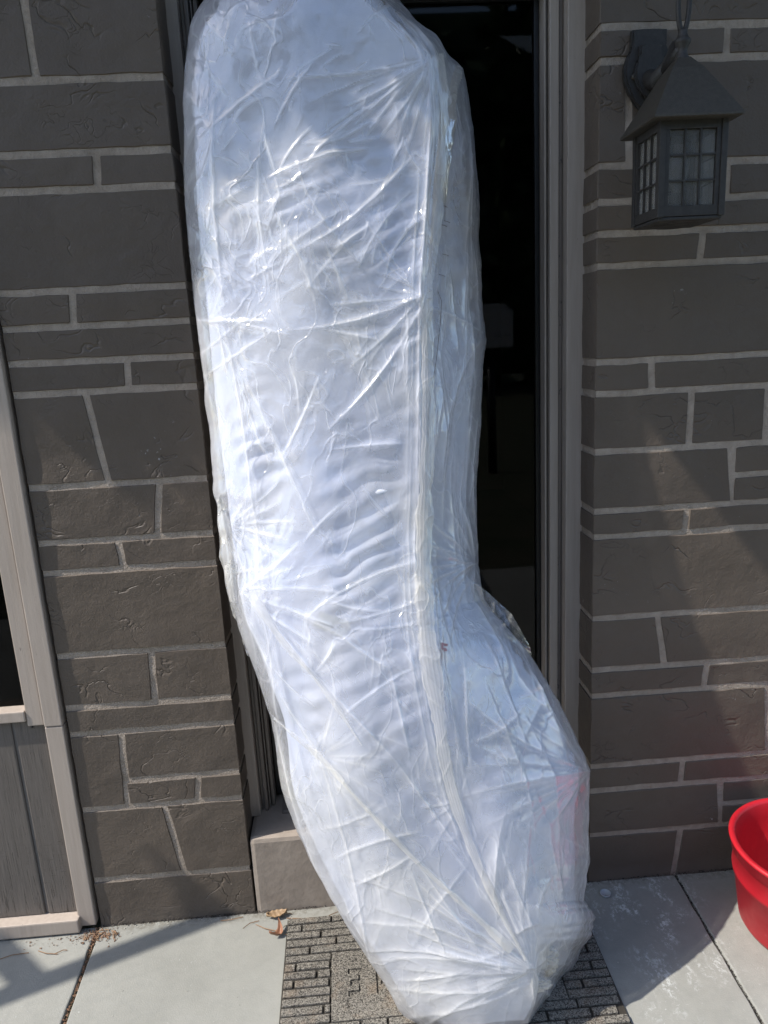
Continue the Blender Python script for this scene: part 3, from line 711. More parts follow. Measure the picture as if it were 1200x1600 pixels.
def curve(a, b, bow=0.0, n=5):
    ax, ay = a; bx, by = b; nx, ny = -(by-ay), bx-ax
    return [(ax+(bx-ax)*t+nx*bow*4*t*(1-t), ay+(by-ay)*t+ny*bow*4*t*(1-t)) for t in np.linspace(0, 1, n)]
CR = []
def cr(a, b, amp=3.0, wd=4, bow=0.0): CR.append((curve(a, b, bow), amp*.62/1000, max(1.6, wd*.62)))
# folds read from the photograph
cr((418,278),(545,236),9,5,-.03); cr((500,243),(575,232),6,4); cr((470,392),(625,268),10,5,.05); cr((560,330),(650,240),5,6)
cr((512,672),(632,528),10,4.5,.04); cr((630,528),(665,470),5,4); cr((518,703),(630,693),7,4,-.02); cr((450,517),(662,462),9,6,.05); cr((500,514),(590,530),5,4)
cr((430,270),(410,200),6,5); cr((412,190),(420,440),6,7,.05); cr((335,150),(352,480),8,7,.02); cr((345,480),(410,940),6,4,-.02); cr((384,590),(490,820),7,6,.0)
cr((410,940),(440,1140),5,4); cr((500,1180),(590,1600),6,3.5,-.03); cr((440,1080),(500,1180),9,6); cr((388,930),(500,1060),9,7); cr((500,1060),(620,1190),8,6); cr((620,1190),(720,1330),7,6)
cr((500,1180),(640,1330),9,6); cr((640,1330),(800,1480),9,7); cr((640,1330),(760,1500),6,6); cr((430,1130),(470,1300),7,5); cr((470,1300),(570,1480),6,6,.05)
cr((590,1500),(828,1512),7,9,-.04); cr((650,1480),(820,1520),7,6); cr((560,1440),(700,1450),4,6); cr((680,1480),(828,1518),6,5); cr((610,1545),(828,1530),8,8,.06); cr((640,1590),(828,1535),8,7,.05)
cr((515,940),(600,955),5,3.5,.05); cr((540,1000),(610,1045),6,3.5,.03); cr((610,1045),(640,1180),6,4); cr((545,1000),(430,940),4,3)
cr((920,1205),(720,1245),6,6,.02); cr((920,1205),(735,1100),7,7,-.05); cr((920,1205),(800,960),9,8,-.06); cr((920,1205),(860,1290),7,5); cr((918,1210),(905,1440),8,6,-.03); cr((920,1205),(760,1290),5,7)
cr((865,1120),(780,980),6,7,-.1); cr((895,1170),(830,1030),5,6,-.1); cr((790,1270),(775,1420),12,7,.05); cr((830,1280),(815,1430),8,6); cr((860,1290),(870,1380),6,5); cr((870,1360),(840,1440),9,6,.15); cr((840,1440),(800,1462),9,5,.1)
cr((740,1160),(820,1100),5,6,.1); cr((735,1200),(720,1000),6,6); cr((735,880),(690,860),9,5,-.15); cr((745,880),(705,905),8,5,.1); cr((705,905),(690,960),7,4); cr((730,905),(700,1000),7,4,.05); cr((728,800),(735,860),7,4); cr((680,1240),(720,1300),6,6)
cr((712,610),(690,700),7,4,.05); cr((752,530),(700,690),6,5,.08); cr((670,480),(755,520),5,5,-.05); cr((700,480),(690,560),4,4); cr((740,600),(725,760),6,6)
cr((355,590),(340,500),4,3); cr((305,500),(420,500),5,3.5,.02); cr((330,495),(455,525),4,3); cr((316,590),(420,520),4,3.5); cr((305,560),(380,500),4,3)
cr((480,300),(560,410),6,9,.05); cr((430,400),(530,330),5,8); cr((640,300),(560,420),7,8,.05); cr((660,340),(600,440),6,7,.1)
def fan(c, a0, a1, n, r0, r1, amp, wd):
    for k in range(n):
        a = rad(a0+(a1-a0)*(k+rng.uniform(-.35, .35))/(n-1 if n > 1 else 1)); r = rng.uniform(r0, r1)
        s = rng.uniform(0, .12)*r
        cr((c[0]+math.cos(a)*s, c[1]-math.sin(a)*s), (c[0]+math.cos(a)*r, c[1]-math.sin(a)*r), amp*rng.uniform(.5, 1.3), wd*rng.uniform(.7, 1.4), rng.uniform(-.06, .06))
fan((661,462), 130, 235, 9, 60, 220, 4.5, 4); fan((830,1512), 95, 215, 22, 70, 330, 5.5, 5); fan((830,1512), -80, 80, 12, 25, 75, 6, 4)
fan((375,925), -80, 40, 9, 50, 190, 4, 3.5); fan((500,1182), -60, 70, 7, 40, 150, 3.5, 3); fan((738,878), 70, 290, 14, 30, 110, 5, 3.5)
fan((918,1205), 130, 240, 10, 80, 220, 4, 5); fan((676,95), 190, 262, 10, 60, 260, 4.5, 5); fan((430,277), -70, 60, 5, 40, 150, 3.5, 3.5)
fan((490,1053), 20, 160, 5, 20, 80, 4, 3); fan((330,500), -60, 60, 7, 30, 110, 3, 2.5); fan((718,1248), 60, 300, 10, 30, 120, 4, 3.5); fan((356,820), -70, 60, 8, 30, 110, 4, 3)
# random creases: diagonal, denser in places
for k in range(120):
    v = rng.uniform(0, 1); u = rng.uniform(0, 1); 
    Lx, Ly = np.interp(v, K, [r[0][0] for r in ROWS]), np.interp(v, K, [r[0][1] for r in ROWS]); Rx, Ry = np.interp(v, K, [r[2][0] for r in ROWS]), np.interp(v, K, [r[2][1] for r in ROWS])
    c = (Lx+(Rx-Lx)*u, Ly+(Ry-Ly)*u)
    a = rad(rng.choice([rng.normal(35, 22), rng.normal(-62, 18), rng.normal(80, 15)])); ln = rng.uniform(12, 85)
    cr((c[0]-math.cos(a)*ln/2, c[1]+math.sin(a)*ln/2), (c[0]+math.cos(a)*ln/2, c[1]-math.sin(a)*ln/2), rng.uniform(.6, 2.2)*(.5+ln/85), rng.uniform(1.6, 3), rng.uniform(-.08, .08))
for k in range(80):      # crumpled film over the top third
    x, y = rng.uniform(300, 680), rng.uniform(10, 470); a = rad(rng.choice([rng.normal(60, 25), rng.normal(20, 20), rng.normal(-50, 20)])); ln = rng.uniform(8, 38)
    cr((x-math.cos(a)*ln, y+math.sin(a)*ln), (x+math.cos(a)*ln, y-math.sin(a)*ln), rng.uniform(1.5, 4.5), rng.uniform(4, 11), rng.uniform(-.15, .15))
for k in range(26):
    v = rng.uniform(.12, .95); u = rng.uniform(.05, .62)
    Lx, Ly = np.interp(v, K, [r[0][0] for r in ROWS]), np.interp(v, K, [r[0][1] for r in ROWS]); Sx, Sy = np.interp(v, K, [r[1][0] for r in ROWS]), np.interp(v, K, [r[1][1] for r in ROWS])
    c = (Lx+(Sx-Lx)*u, Ly+(Sy-Ly)*u); a = rad(rng.choice([rng.normal(-60, 12), rng.normal(30, 14)])); ln = rng.uniform(60, 190)
    cr(c, (c[0]+math.cos(a)*ln, c[1]-math.sin(a)*ln), rng.uniform(3, 6.5), rng.uniform(2.6, 3.6), rng.uniform(-.05, .05))
# vertical pleats in the seam zone and the side
for k in range(26):
    u = rng.uniform(-28, 22); v0 = rng.uniform(.05, .8); v1 = v0+rng.uniform(.06, .25); pts = []
    for t in np.linspace(v0, min(v1, .97), 8):
        pts.append((np.interp(t, K, [r[1][0] for r in ROWS])+u, np.interp(t, K, [r[1][1] for r in ROWS])))
    CR.append((pts, rng.uniform(2, 5)/1000, rng.uniform(2, 4)))
for k in range(34):
    u = rng.uniform(.1, .95); v0 = rng.uniform(.03, .9); v1 = v0+rng.uniform(.05, .16); du = rng.uniform(-.15, .15); pts = []
    for t in np.linspace(v0, min(v1, .99), 8):
        uu = u+du*(t-v0)/(v1-v0)
        f = lambda i, j: np.interp(t, K, [r[i][j] for r in ROWS])
        pts.append((f(1, 0)+(f(2, 0)-f(1, 0))*uu, f(1, 1)+(f(2, 1)-f(1, 1))*uu))
    CR.append((pts, rng.uniform(2, 6)/1000, rng.uniform(2, 5)))

def build_grid(name, P, mat, parent, smooth=True, wrap=True):
    nv, nu = P.shape[:2]; V = P.reshape(-1, 3)
    i = np.arange(nv-1)[:, None]*nu; cols = nu if wrap else nu-1; j = np.arange(cols)[None, :]; j2 = (j+1) % nu
    F = np.stack([i+j, i+nu+j, i+nu+j2, i+j2], -1).reshape(-1, 4)
    me = bpy.data.meshes.new(name); me.vertices.add(len(V)); me.vertices.foreach_set('co', V.astype(np.float32).ravel())
    me.loops.add(F.size); me.loops.foreach_set('vertex_index', F.astype(np.int32).ravel())
    me.polygons.add(len(F)); me.polygons.foreach_set('loop_start', (np.arange(len(F))*4).astype(np.int32)); me.polygons.foreach_set('loop_total', np.full(len(F), 4, np.int32))
    me.update(calc_edges=True); me.validate()
    if smooth: me.polygons.foreach_set('use_smooth', np.ones(len(me.polygons), bool))
    return link(name, me, parent, mat)
ROOT = thing('wrapped_mattress', 'white mattress wrapped in crumpled clear plastic leaning in the doorway', 'mattress', (.2, -.35, 0))
RL = np.array(ROOT.location)
def normals(P):
    du = np.gradient(P, axis=1); dv = np.gradient(P, axis=0); N = np.cross(du, dv); N /= (np.linalg.norm(N, axis=-1, keepdims=True)+1e-12)
    tocam = camv-P; s = np.sign((N*tocam).sum(-1, keepdims=True)); s[s == 0] = 1
    return N
def relief(px, py):
    H, FO = creases(px, py, CR)
    H += vnoise(px/80, py/130, 3, 3)*.0035
    f = vnoise(px/34+py/70, py/60-px/90, 5, 2); H += (1-np.abs(f))*.0010
    return H, FO
# plastic
px, py, Y, v = base(250, 130, 900)
bx, by, bY = back_cols(px, py, Y, 40)
P = project_back(px, py, Y); N = normals(P)
if (N*(camv-P)).sum() < 0: N = -N
H, FO = relief(px, py)
edge = np.clip(np.minimum(np.arange(px.shape[1]), px.shape[1]-1-np.arange(px.shape[1]))/14, .25, 1)[None, :]
P1 = P+N*(H*edge)[..., None]
FILM_P = P1.copy()
wob = (vnoise(px*0+3, py/16, 9, 3)*2.2)[:, :1]; 
PB = project_back(bx, by, bY)
allP = np.concatenate([P1, PB], 1)
allP[..., 2] = np.maximum(allP[..., 2], .008+.004*np.sin(allP[..., 0]*60))
film = build_grid('plastic_cover', allP-RL, FILM, ROOT)
fa = film.data.attributes.new('fold', 'FLOAT', 'POINT'); fa.data.foreach_set('value', np.concatenate([FO, np.zeros(PB.shape[:2])], 1).astype(np.float32).ravel())
# mattress inside
mx, my, mY, mv = base(150, 60, 420, 9)
MP = project_back(mx, my, mY); MN = normals(MP)
if (MN*(camv-MP)).sum() < 0: MN = -MN
u = (mx*.32+my)      # ripples running down to the left
sfr = np.concatenate([np.linspace(0, 1, 150), np.ones(60)])[None, :]
rip = (.75+.5*vnoise(mx/40, my/70, 27, 2))*np.clip((sfr-.06)/.14, 0, 1)*np.sin((my+.42*(mx-400)+9*vnoise(mx/90, my/90, 21, 2))/5.6)
msk = np.clip(vnoise(mx/120, my/150, 23, 2)*.6+.75, 0, 1)*np.clip((my-170)/120, 0, 1)*np.clip((1300-my)/160, 0, 1)
Hm = rip*.0058*msk + vnoise(mx/60, my/60, 25, 3)*.0016 - .013
piping = creases(mx, my, [([(372,430),(392,700),(412,940),(452,1140),(520,1360),(588,1598)], .005, 2.5), ([(372-35,130),(372,430)], .005, 2.5)])[0]
MP = MP+MN*(Hm+piping)[..., None]
b2 = back_cols(mx, my, mY, 20); MB = project_back(*b2)
MA = np.concatenate([MP, MB], 1)
MA[..., 2] = np.maximum(MA[..., 2], .014)
build_grid('mattress', MA-RL, FABRIC, ROOT)
# surface look-up for ribbons
rx = np.clip((px).astype(int), 0, 1199); ry = np.clip(py.astype(int)+100, 0, 1799)
SURF = np.full((1800, 1200), np.nan); SURF[ry, rx] = P1[..., 1]
def depth_at(x, y):
    xi, yi = int(round(x)), int(round(y))+100
    for r in range(1, 30):
        w_ = SURF[max(0, yi-r):yi+r+1, max(0, xi-r):xi+r+1]
        if np.isfinite(w_).any(): return float(np.nanmin(w_)) if r < 4 else float(np.nanmean(w_))
    return -.3
def ribbon(name, pts, wd, mat, lift=.004, nseg=90, nw=9, folds=2.2, parent=ROOT, seed=1, **kw):
    r = np.random.default_rng(seed); pts = np.array(pts, float)
    L = np.concatenate([[0], np.cumsum(np.hypot(*np.diff(pts, axis=0).T))]); t = np.linspace(0, L[-1], nseg)
    cx, cy = spl(L, pts[:, 0], t), spl(L, pts[:, 1], t); tx, ty = np.gradient(cx), np.gradient(cy); l = np.hypot(tx, ty); nx_, ny_ = -ty/l, tx/l
    W = np.interp(t/L[-1], np.linspace(0, 1, len(wd)), wd) if hasattr(wd, '__len__') else np.full(nseg, wd)
    W = W*(1+.16*vnoise(t/22, t*0+seed, seed, 3))
    s = np.linspace(-.5, .5, nw); X = cx[:, None]+nx_[:, None]*W[:, None]*s; Yp = cy[:, None]+ny_[:, None]*W[:, None]*s
    D = np.array([[depth_at(a, b) for a, b in zip(ra, rb)] for ra, rb in zip(X, Yp)])
    for _ in range(14):
        D[1:-1] = (D[:-2]+D[1:-1]+D[2:])/3; D[:, 1:-1] = (D[:, :-2]+2*D[:, 1:-1]+D[:, 2:])/4
    Dm = np.sort(D, axis=1)[:, :max(2, nw//3)].mean(1, keepdims=True); D = D*.25+Dm*.75-.001
    D = D-lift*(1-(2*s[None, :])**2*.8)-np.abs(np.sin(s[None, :]*folds*np.pi+.01*t[:, None]))*lift*.5
    return build_grid(name, project_back(X, Yp, D)-RL, mat, parent, True, False)
ribbon('seam_strip', [(684,84),(690,200),(684,340),(668,460),(668,560),(668,680),(664,800),(662,900),(668,1000),(684,1110),(702,1220),(734,1320),(775,1410),(822,1500)], [24,20,14,16,18,20,22,26,30,28,18,14,10,5], FILM2, .0026, 220, 15, 5.2, seed=4)
ribbon('film_fold', [(392,925),(440,1000),(488,1055),(530,1110),(566,1165)], [16,12,6,8,2], FILM2, .002, 70, seed=5)
ribbon('film_fold', [(428,1122),(460,1150),(505,1188),(560,1250),(640,1335),(720,1410),(800,1485)], [3,9,6,7,8,9,14], FILM2, .0018, 120, seed=6)
ribbon('film_fold', [(365,940),(350,820),(343,780)], [10,26,10], FILM2, .008, 60, seed=8)
ribbon('film_fold', [(716,104),(702,160),(696,240),(694,320)], [16,26,14,6], FILM3, .006, 60, seed=9)
# stitches on the upper seam
THR = m_simple('dark_thread', (.10, .07, .05), .8)
def curvy(name, pts, rr, mat, parent, lift=.009):
    ps = [Vector(tuple(project_back(np.array(x), np.array(y), np.array(depth_at(x, y)-lift))-RL)) for x, y in pts]
    return tube(name, ps, rr, mat, parent, 5)
curvy('loose_thread', [(697,130),(701,180),(698,240),(696,300),(695,345)], .0006, THR, ROOT)
for (x, y) in ((694,322),(698,346),(693,352),(696,398),(690,430)):
    curvy('stitch', [(x-4, y-1), (x+1, y), (x+5, y+2)], .0007, THR, ROOT)
curvy('loose_thread', [(684,455),(690,470),(688,505),(682,560),(670,640),(668,700)], .0006, THR, ROOT)
# wads of gathered film
def wad(name, px_, py_, r, mat, sx=1.0, sz=1.0, seed=0, lift=.01, Y_=None):
    from mathutils import noise
    bm = bmesh.new(); bmesh.ops.create_icosphere(bm, subdivisions=5, radius=1)
    for q in bm.verts:
        c = q.co.copy(); n_ = noise.noise(c*1.6+Vector((seed*7, 0, 0)))
        rd = .9+.35*n_+.22*(1-abs(noise.noise(c*2.6+Vector((seed, 3, 0))))*3.4)+.12*(1-abs(noise.noise(c*6+Vector((0, seed, 3))))*3.6)
        q.co = Vector((c.x*sx, c.y*.35, c.z*sz))*rd*r
    Yd = (depth_at(px_, py_)-lift) if Y_ is None else Y_
    o = link(name, bmmesh(name, bm, True), ROOT, mat)
    o.location = Vector(tuple(project_back(np.array(float(px_)), np.array(float(py_)), np.array(Yd)))) - ROOT.location
    return o
wad('film_knot', 850, 1500, .030, FILM2, 1.1, 1.35, 12, -.016); wad('film_knot', 836, 1540, .024, FILM2, 1.5, .7, 8, -.016)
wad('film_knot', 362, 895, .014, FILM2, .9, 1.9, 4, -.01); wad('film_knot', 712, 115, .012, FILM3, 1.3, 1.5, 5, -.02)
# hanging flap on the left edge
def flap(pts, Yd, mat, seed):
    r = np.random.default_rng(seed); pts = np.array(pts, float); c = pts.mean(0); n = len(pts)
    rings = np.linspace(0, 1, 8); t = np.linspace(0, n, 60, endpoint=False)
    X = np.interp(t, range(n+1), list(pts[:, 0])+[pts[0, 0]]); Yy = np.interp(t, range(n+1), list(pts[:, 1])+[pts[0, 1]])
    gx_ = c[0]+(X-c[0])[None, :]*rings[:, None]; gy_ = c[1]+(Yy-c[1])[None, :]*rings[:, None]
    D = Yd+vnoise(gx_/9, gy_/14, seed, 2)*.005
    return build_grid('film_flap', project_back(gx_, gy_, D)-RL, mat, ROOT, True, True)
flap([(350,880),(362,900),(378,950),(380,970),(372,974),(364,962),(352,915)], -.20, FILM2, 31)
flap([(376,970),(386,985),(394,1015),(392,1028),(386,1024),(378,1000)], -.17, FILM, 33)
flap([(735,905),(762,925),(800,960),(828,1010),(832,1030),(800,1030),(760,1000),(735,960)], -.13, FILM, 34)
flap([(343,770),(352,790),(356,830),(350,850),(343,835),(340,800)], -.20, FILM2, 35)
# paper label seen through the film, and faint print on the side
PAPER = m_simple('white_paper', (.80, .81, .82), .6); INKR = m_simple('faded_red_ink', (.42, .25, .28), .6); INKB = m_simple('grey_ink', (.25, .27, .35), .6)
def patch(name, corners, mat, lift, k=6):
    cs = np.array(corners, float); s = np.linspace(0, 1, k)
    X = (cs[0][0]*(1-s)+cs[1][0]*s)[None, :]*(1-s)[:, None]+(cs[3][0]*(1-s)+cs[2][0]*s)[None, :]*s[:, None]
    Yy = (cs[0][1]*(1-s)+cs[1][1]*s)[None, :]*(1-s)[:, None]+(cs[3][1]*(1-s)+cs[2][1]*s)[None, :]*s[:, None]
    D = np.array([[depth_at(a, b) for a, b in zip(ra, rb)] for ra, rb in zip(X, Yy)]); D = D*.3+D.mean()*.7+lift
    return build_grid(name, project_back(X, Yy, D)-RL, mat, ROOT, True, False)
patch('paper_label', [(500,955),(550,972),(538,998),(488,978)], PAPER, .0115)
for a_, b_ in (((504,960),(534,971)), ((501,966),(530,976)), ((498,972),(522,980))): patch('printed_line', [a_, b_, (b_[0], b_[1]+1.2), (a_[0], a_[1]+1.2)], INKB, .0105, 2)
for q in ([(684,1004),(700,1006),(699,1010),(684,1008)], [(684,1014),(697,1012),(699,1017),(686,1020)], [(690,1004),(693,1004),(692,1030),(688,1030)]): patch('printed_mark', q, INKR, -.002, 2)

# ------------------------------------------------------------------ doormat
ma, mb = ground(452, 1447), ground(433, 1600); mc, md = ground(927, 1453), ground(981, 1600)
print('mat', ma, mb, mc, md)
MX0, MX1 = (ma.x+mb.x)/2, (mc.x+md.x)/2; MYT = (ma.y+mc.y)/2 ; RP = .0262
MYT = ground(455, 1440).y
mw = MX1-MX0
mt = thing('doormat', 'speckled rubber doormat with brick pattern and WELCOME lettering under the mattress', 'doormat', (MX0, MYT, 0))
NR = 18
MATB = m_simple('shaded_rubber_base', (.045, .04, .033), .9, bscale=300, bstr=.8, bdist=.003, spec=.2)  # shade in the gaps between mat bricks put into a darker base
MD = NR*RP+.004
box('base', 0, mw, -MD, 0, 0.001, .007, MATB, mt, .002)
f0, f1 = .115*mw/.76, mw-.115*mw/.76; fr0, fr1 = 5, 13
def mb_(x0, x1, k):
    y1 = -k*RP-.004; y0 = y1-RP+.006; x1 = min(x1, mw-.004)
    if x1-x0 < .012: return
    bm = bmesh.new(); j = lambda: random.uniform(-.001, .001)
    addbox(bm, x0+j(), x1+j(), y0+j(), y1+j(), .006, .0135+j()*.6, .0022)
    link('mat_brick', bmmesh('mat_brick', bm), mt, MATM)
lens0 = {0: [.118, .2], 1: [.036, .21], 2: [.09, .18], 3: [.132, .16], 4: [.062, .24], 5: [f0-.006], 6: [.026, .085], 7: [.082, .04], 8: [.024, .085], 9: [f0-.006]}
for k in range(NR):
    inner = fr0 <= k < fr1
    x = .004; ls = list(lens0.get(k, []))
    while x < (f0-.008 if inner else mw-.01):
        l = ls.pop(0) if ls else random.choice([.06, .1, .15, .19]); e = min(x+l, (f0-.003) if inner else mw-.004)
        mb_(x, e, k); x = e+.006
    if inner:
        x = f1+.003
        while x < mw-.01:
            l = random.choice([.04, .08, f0]); mb_(x, min(x+l, mw-.004), k); x += l+.006
# field with recessed lettering (outlines on a 1 x 1 cell)
GL = {'E': [[(0,0),(1,0),(1,.2),(.28,.2),(.28,.4),(.85,.4),(.85,.6),(.28,.6),(.28,.8),(1,.8),(1,1),(0,1)]],
 'L': [[(0,0),(1,0),(1,.2),(.28,.2),(.28,1),(0,1)]],
 'W': [[(.2,0),(.38,0),(.5,.5),(.62,0),(.8,0),(1,1),(.78,1),(.68,.4),(.56,.85),(.44,.85),(.32,.4),(.22,1),(0,1)]],
 'M': [[(0,0),(.22,0),(.22,.62),(.44,.1),(.56,.1),(.78,.62),(.78,0),(1,0),(1,1),(.76,1),(.5,.42),(.24,1),(0,1)]],
 'C': [[(.3,0),(.8,0),(1,.15),(1,.36),(.74,.36),(.7,.2),(.38,.2),(.27,.32),(.27,.68),(.38,.8),(.7,.8),(.74,.64),(1,.64),(1,.85),(.8,1),(.3,1),(0,.78),(0,.22)]],
 'O': [[(.3,0),(.7,0),(1,.22),(1,.78),(.7,1),(.3,1),(0,.78),(0,.22)], [(.38,.2),(.62,.2),(.74,.32),(.74,.68),(.62,.8),(.38,.8),(.26,.68),(.26,.32)]]}
from mathutils.geometry import tessellate_polygon
bm = bmesh.new(); ZA, ZB = .0132, .0078
fx0, fx1, fy0, fy1 = f0+.001, f1-.001, -(fr1*RP)-.001, -(fr0*RP)-.005
outer = [(fx0, fy0), (fx1, fy0), (fx1, fy1), (fx0, fy1)]
lwid, lhgt, lgap = .037, .082, .018
word = 'WELCOME'; tot = 7*lwid+6*lgap+.026; ex = (fx0+fx1)/2; ey = (fy0+fy1)/2+.004
lgap += max(0, (fx1-fx0-.085-tot)/6); tot = 7*lwid+6*lgap+.026
holes = []; islands = []; cur = 0
for ch in word:
    wd = lwid*(1.36 if ch in 'WM' else 1.0)
    for i, lp_ in enumerate(GL[ch]):
        pts = []
        for x, y in lp_:
            X = -tot/2+cur+x*wd; Y_ = (y-.5)*lhgt; pts.append((ex-X, ey-Y_))       # read from the doorway side
        (islands if i else holes).append(pts)
    cur += wd+lgap
def sheet(loops):
    vl = [[Vector((x, y, ZA)) for x, y in lp_] for lp_ in loops]; flat = [q for l_ in vl for q in l_]; vs = [bm.verts.new(q) for q in flat]
    for t in tessellate_polygon(vl): 
        try: bm.faces.new([vs[i] for i in t])
        except ValueError: pass
    k = 0
    for l_ in vl:
        n = len(l_); lo = [bm.verts.new((q.x, q.y, ZB-.0005)) for q in l_]
        for i in range(n): bm.faces.new((vs[k+i], vs[k+(i+1) % n], lo[(i+1) % n], lo[i]))
        k += n
sheet([outer]+holes)
for isl in islands: sheet([isl])
field = link('lettering_panel', bmmesh('lettering_panel', bm), mt, MATM)
box('letter_floor', fx0+.004, fx1-.004, fy0+.004, fy1-.004, .0068, .0080, MATM, mt, 0)

# ------------------------------------------------------------------ red bucket
BC = Vector((1.155, -.24, 0))
bk = thing('red_bucket', 'red plastic round tub standing on the patio by the right wall', 'bucket', BC)
BR, BB, BH = .196, .166, .25
prof = [(.0, .004), (BB-.03, .002), (BB-.008, .006), (BB, .02), (BB+.6*(BR-BB), BH*.60), (BB+.6*(BR-BB)+.004, BH*.61), (BB+.66*(BR-BB)+.004, BH*.66), (BR-.012, BH-.035), (BR-.010, BH-.034), (BR-.002, BH-.03), (BR-.002, BH-.005), (BR+.004, BH-.002), (BR+.006, BH+.004), (BR+.002, BH+.009), (BR-.008, BH+.008), (BR-.012, BH), (BR-.018, BH-.04), (BB-.006, .03), (BB-.03, .012), (0, .012)]
lathe('body', prof, (0, 0, 0), RED, bk, 96)

# ------------------------------------------------------------------ lantern
LY0 = -.245        # front face of the lantern
c0 = at(1030, 260, LY0); c1 = at(1136, 260, LY0)
zt_ = at(1080, 181, LY0).z; zb_ = at(1080, 338, LY0).z
LWd = c1.x-c0.x; lx = (c0.x+c1.x)/2
print('lantern', c0, LWd, zt_, zb_)
LROT = 4
ln = thing('wall_lantern', 'black metal wall lantern with pyramid roof and small glass panes on right wall', 'wall lantern', (lx, LY0+LWd/2, zb_))
hw = LWd/2; Hh_ = zt_-zb_
fw_, rail = .017, .022
for sx in (-1, 1):
    for sy in (-1, 1):
        bm = bmesh.new(); addbox(bm, min(sx*hw, sx*(hw-.013)), max(sx*hw, sx*(hw-.013)), min(sy*hw, sy*(hw-.013)), max(sy*hw, sy*(hw-.013)), 0, Hh_, .0015)
        link('corner_post', bmmesh('corner_post', bm), ln, LAMP)
def face(rot):
    R_ = Matrix.Rotation(rot, 4, 'Z')
    def b(name, x0, x1, y0, y1, z0, z1, mat, bev=.0008, parent=ln):
        bm = bmesh.new(); addbox(bm, x0, x1, y0, y1, z0, z1, bev); bm.transform(R_); return link(name, bmmesh(name, bm), parent, mat)
    y0, y1 = -hw+.0025, -hw+.011
    W = hw-.0135
    b('frame_rail', -W, W, y0, y1, .002, rail, LAMP); b('frame_rail', -W, W, y0, y1, Hh_-rail, Hh_-.001, LAMP)
    b('frame_stile', -W, -W+.009, y0, y1, rail, Hh_-rail, LAMP); b('frame_stile', W-.009, W, y0, y1, rail, Hh_-rail, LAMP)
    gx0, gx1, gz0, gz1 = -W+.009, W-.009, rail, Hh_-rail
    for k in (1, 2):
        x = gx0+(gx1-gx0)*k/3; b('muntin', x-.0018, x+.0018, y0+.001, y1-.002, gz0, gz1, LAMP, 0)
        z = gz0+(gz1-gz0)*k/3; b('muntin', gx0, gx1, y0+.0015, y1-.0025, z-.0018, z+.0018, LAMP, 0)
    for i in range(3):
        for j in range(3):
            b('pane', gx0+(gx1-gx0)*i/3+.0015, gx0+(gx1-gx0)*(i+1)/3-.0015, y1-.0025, y1-.001, gz0+(gz1-gz0)*j/3+.0015, gz0+(gz1-gz0)*(j+1)/3-.0015, LGLASS, 0)
for k in range(4): face(k*math.pi/2)
bm = bmesh.new(); addbox(bm, -hw+.004, hw-.004, -hw+.004, hw-.004, -.006, .001, .002); link('bottom_plate', bmmesh('bottom_plate', bm), ln, LAMP)
lathe('bottom_ring', [(.03, -.006), (.045, -.010), (.05, -.006)], (0, 0, 0), LAMP, ln, 24)
lathe('socket', [(0, 0), (.016, 0), (.016, .05), (.012, .055), (0, .055)], (0, 0, .001), LAMPROOF, ln, 16)
BULB = m_simple('frosted_bulb', (.22, .22, .21), .3)
lathe('bulb', [(.011, .055), (.014, .07), (.02, .09), (.022, .105), (.018, .125), (.008, .137), (0, .139)], (0, 0, 0), BULB, ln, 20)
# pyramid roof with overhang
ov = hw+.021; ra = at(1068, 92, LY0+LWd/2).z-zb_; rt = .013
bm = bmesh.new()
rings = []
for r_, z_ in ((ov-.004, Hh_-.006), (ov, Hh_-.004), (ov, Hh_), (rt+.02, Hh_+(ra-Hh_)*.80), (rt, ra)):
    rings.append([bm.verts.new((sx*r_, sy*r_, z_)) for sx, sy in ((-1, -1), (1, -1), (1, 1), (-1, 1))])
for a_, b_ in zip(rings, rings[1:]):
    for i in range(4): bm.faces.new((a_[i], a_[(i+1) % 4], b_[(i+1) % 4], b_[i]))
bm.faces.new(rings[0][::-1]); bm.faces.new(rings[-1])
link('roof', bmmesh('roof', bm), ln, LAMPROOF)
lathe('finial', [(rt+.002, ra-.004), (rt+.003, ra), (rt, ra+.004), (.010, ra+.012), (.011, ra+.02), (.016, ra+.028), (.017, ra+.034), (.013, ra+.038), (.009, ra+.046), (.0095, ra+.05), (.007, ra+.056), (0, ra+.056)], (0, 0, 0), LAMP, ln, 20)
ft = ra+.05
# loop on top
lp = [(.0+.012*math.sin(t)*1.0, 0, ft+.06-.06*math.cos(t)) for t in np.linspace(0, 2*math.pi, 28)]
tube('hanging_loop', lp, .0055, LAMP, ln, 8, False)
# back plate on the wall and curled arm
pc = at(1004, 112, -.006); rel = lambda p: Vector(p)-Vector(ln.location)
def plate(pts, y0, y1, mat, name):
    bm = bmesh.new(); a_ = [bm.verts.new((x, y0, z)) for x, z in pts]; b_ = [bm.verts.new((x, y1, z)) for x, z in pts]; n = len(pts)
    bm.faces.new(a_); bm.faces.new(b_[::-1])
    for i in range(n): bm.faces.new((a_[i], b_[i], b_[(i+1) % n], a_[(i+1) % n]))
    bmesh.ops.bevel(bm, geom=[e for e in bm.edges if abs(e.verts[0].co.y-e.verts[1].co.y) < 1e-6], offset=.004, segments=2, affect='EDGES')
    link(name, bmmesh(name, bm), ln, mat)
PX = at(1012, 110, -.03); ox, oz = PX.x+.005-lx, PX.z-zb_
oy = -(LY0+LWd/2)
half = [(.018, .085), (.040, .085), (.040, .055), (.036, .045), (.05, .03), (.056, .008), (.054, -.018), (.042, -.045), (.024, -.062), (.014, -.078), (.0, -.092)]
pts = [(ox+x, oz+z) for x, z in half]+[(ox-x, oz+z) for x, z in half[::-1][1:]]
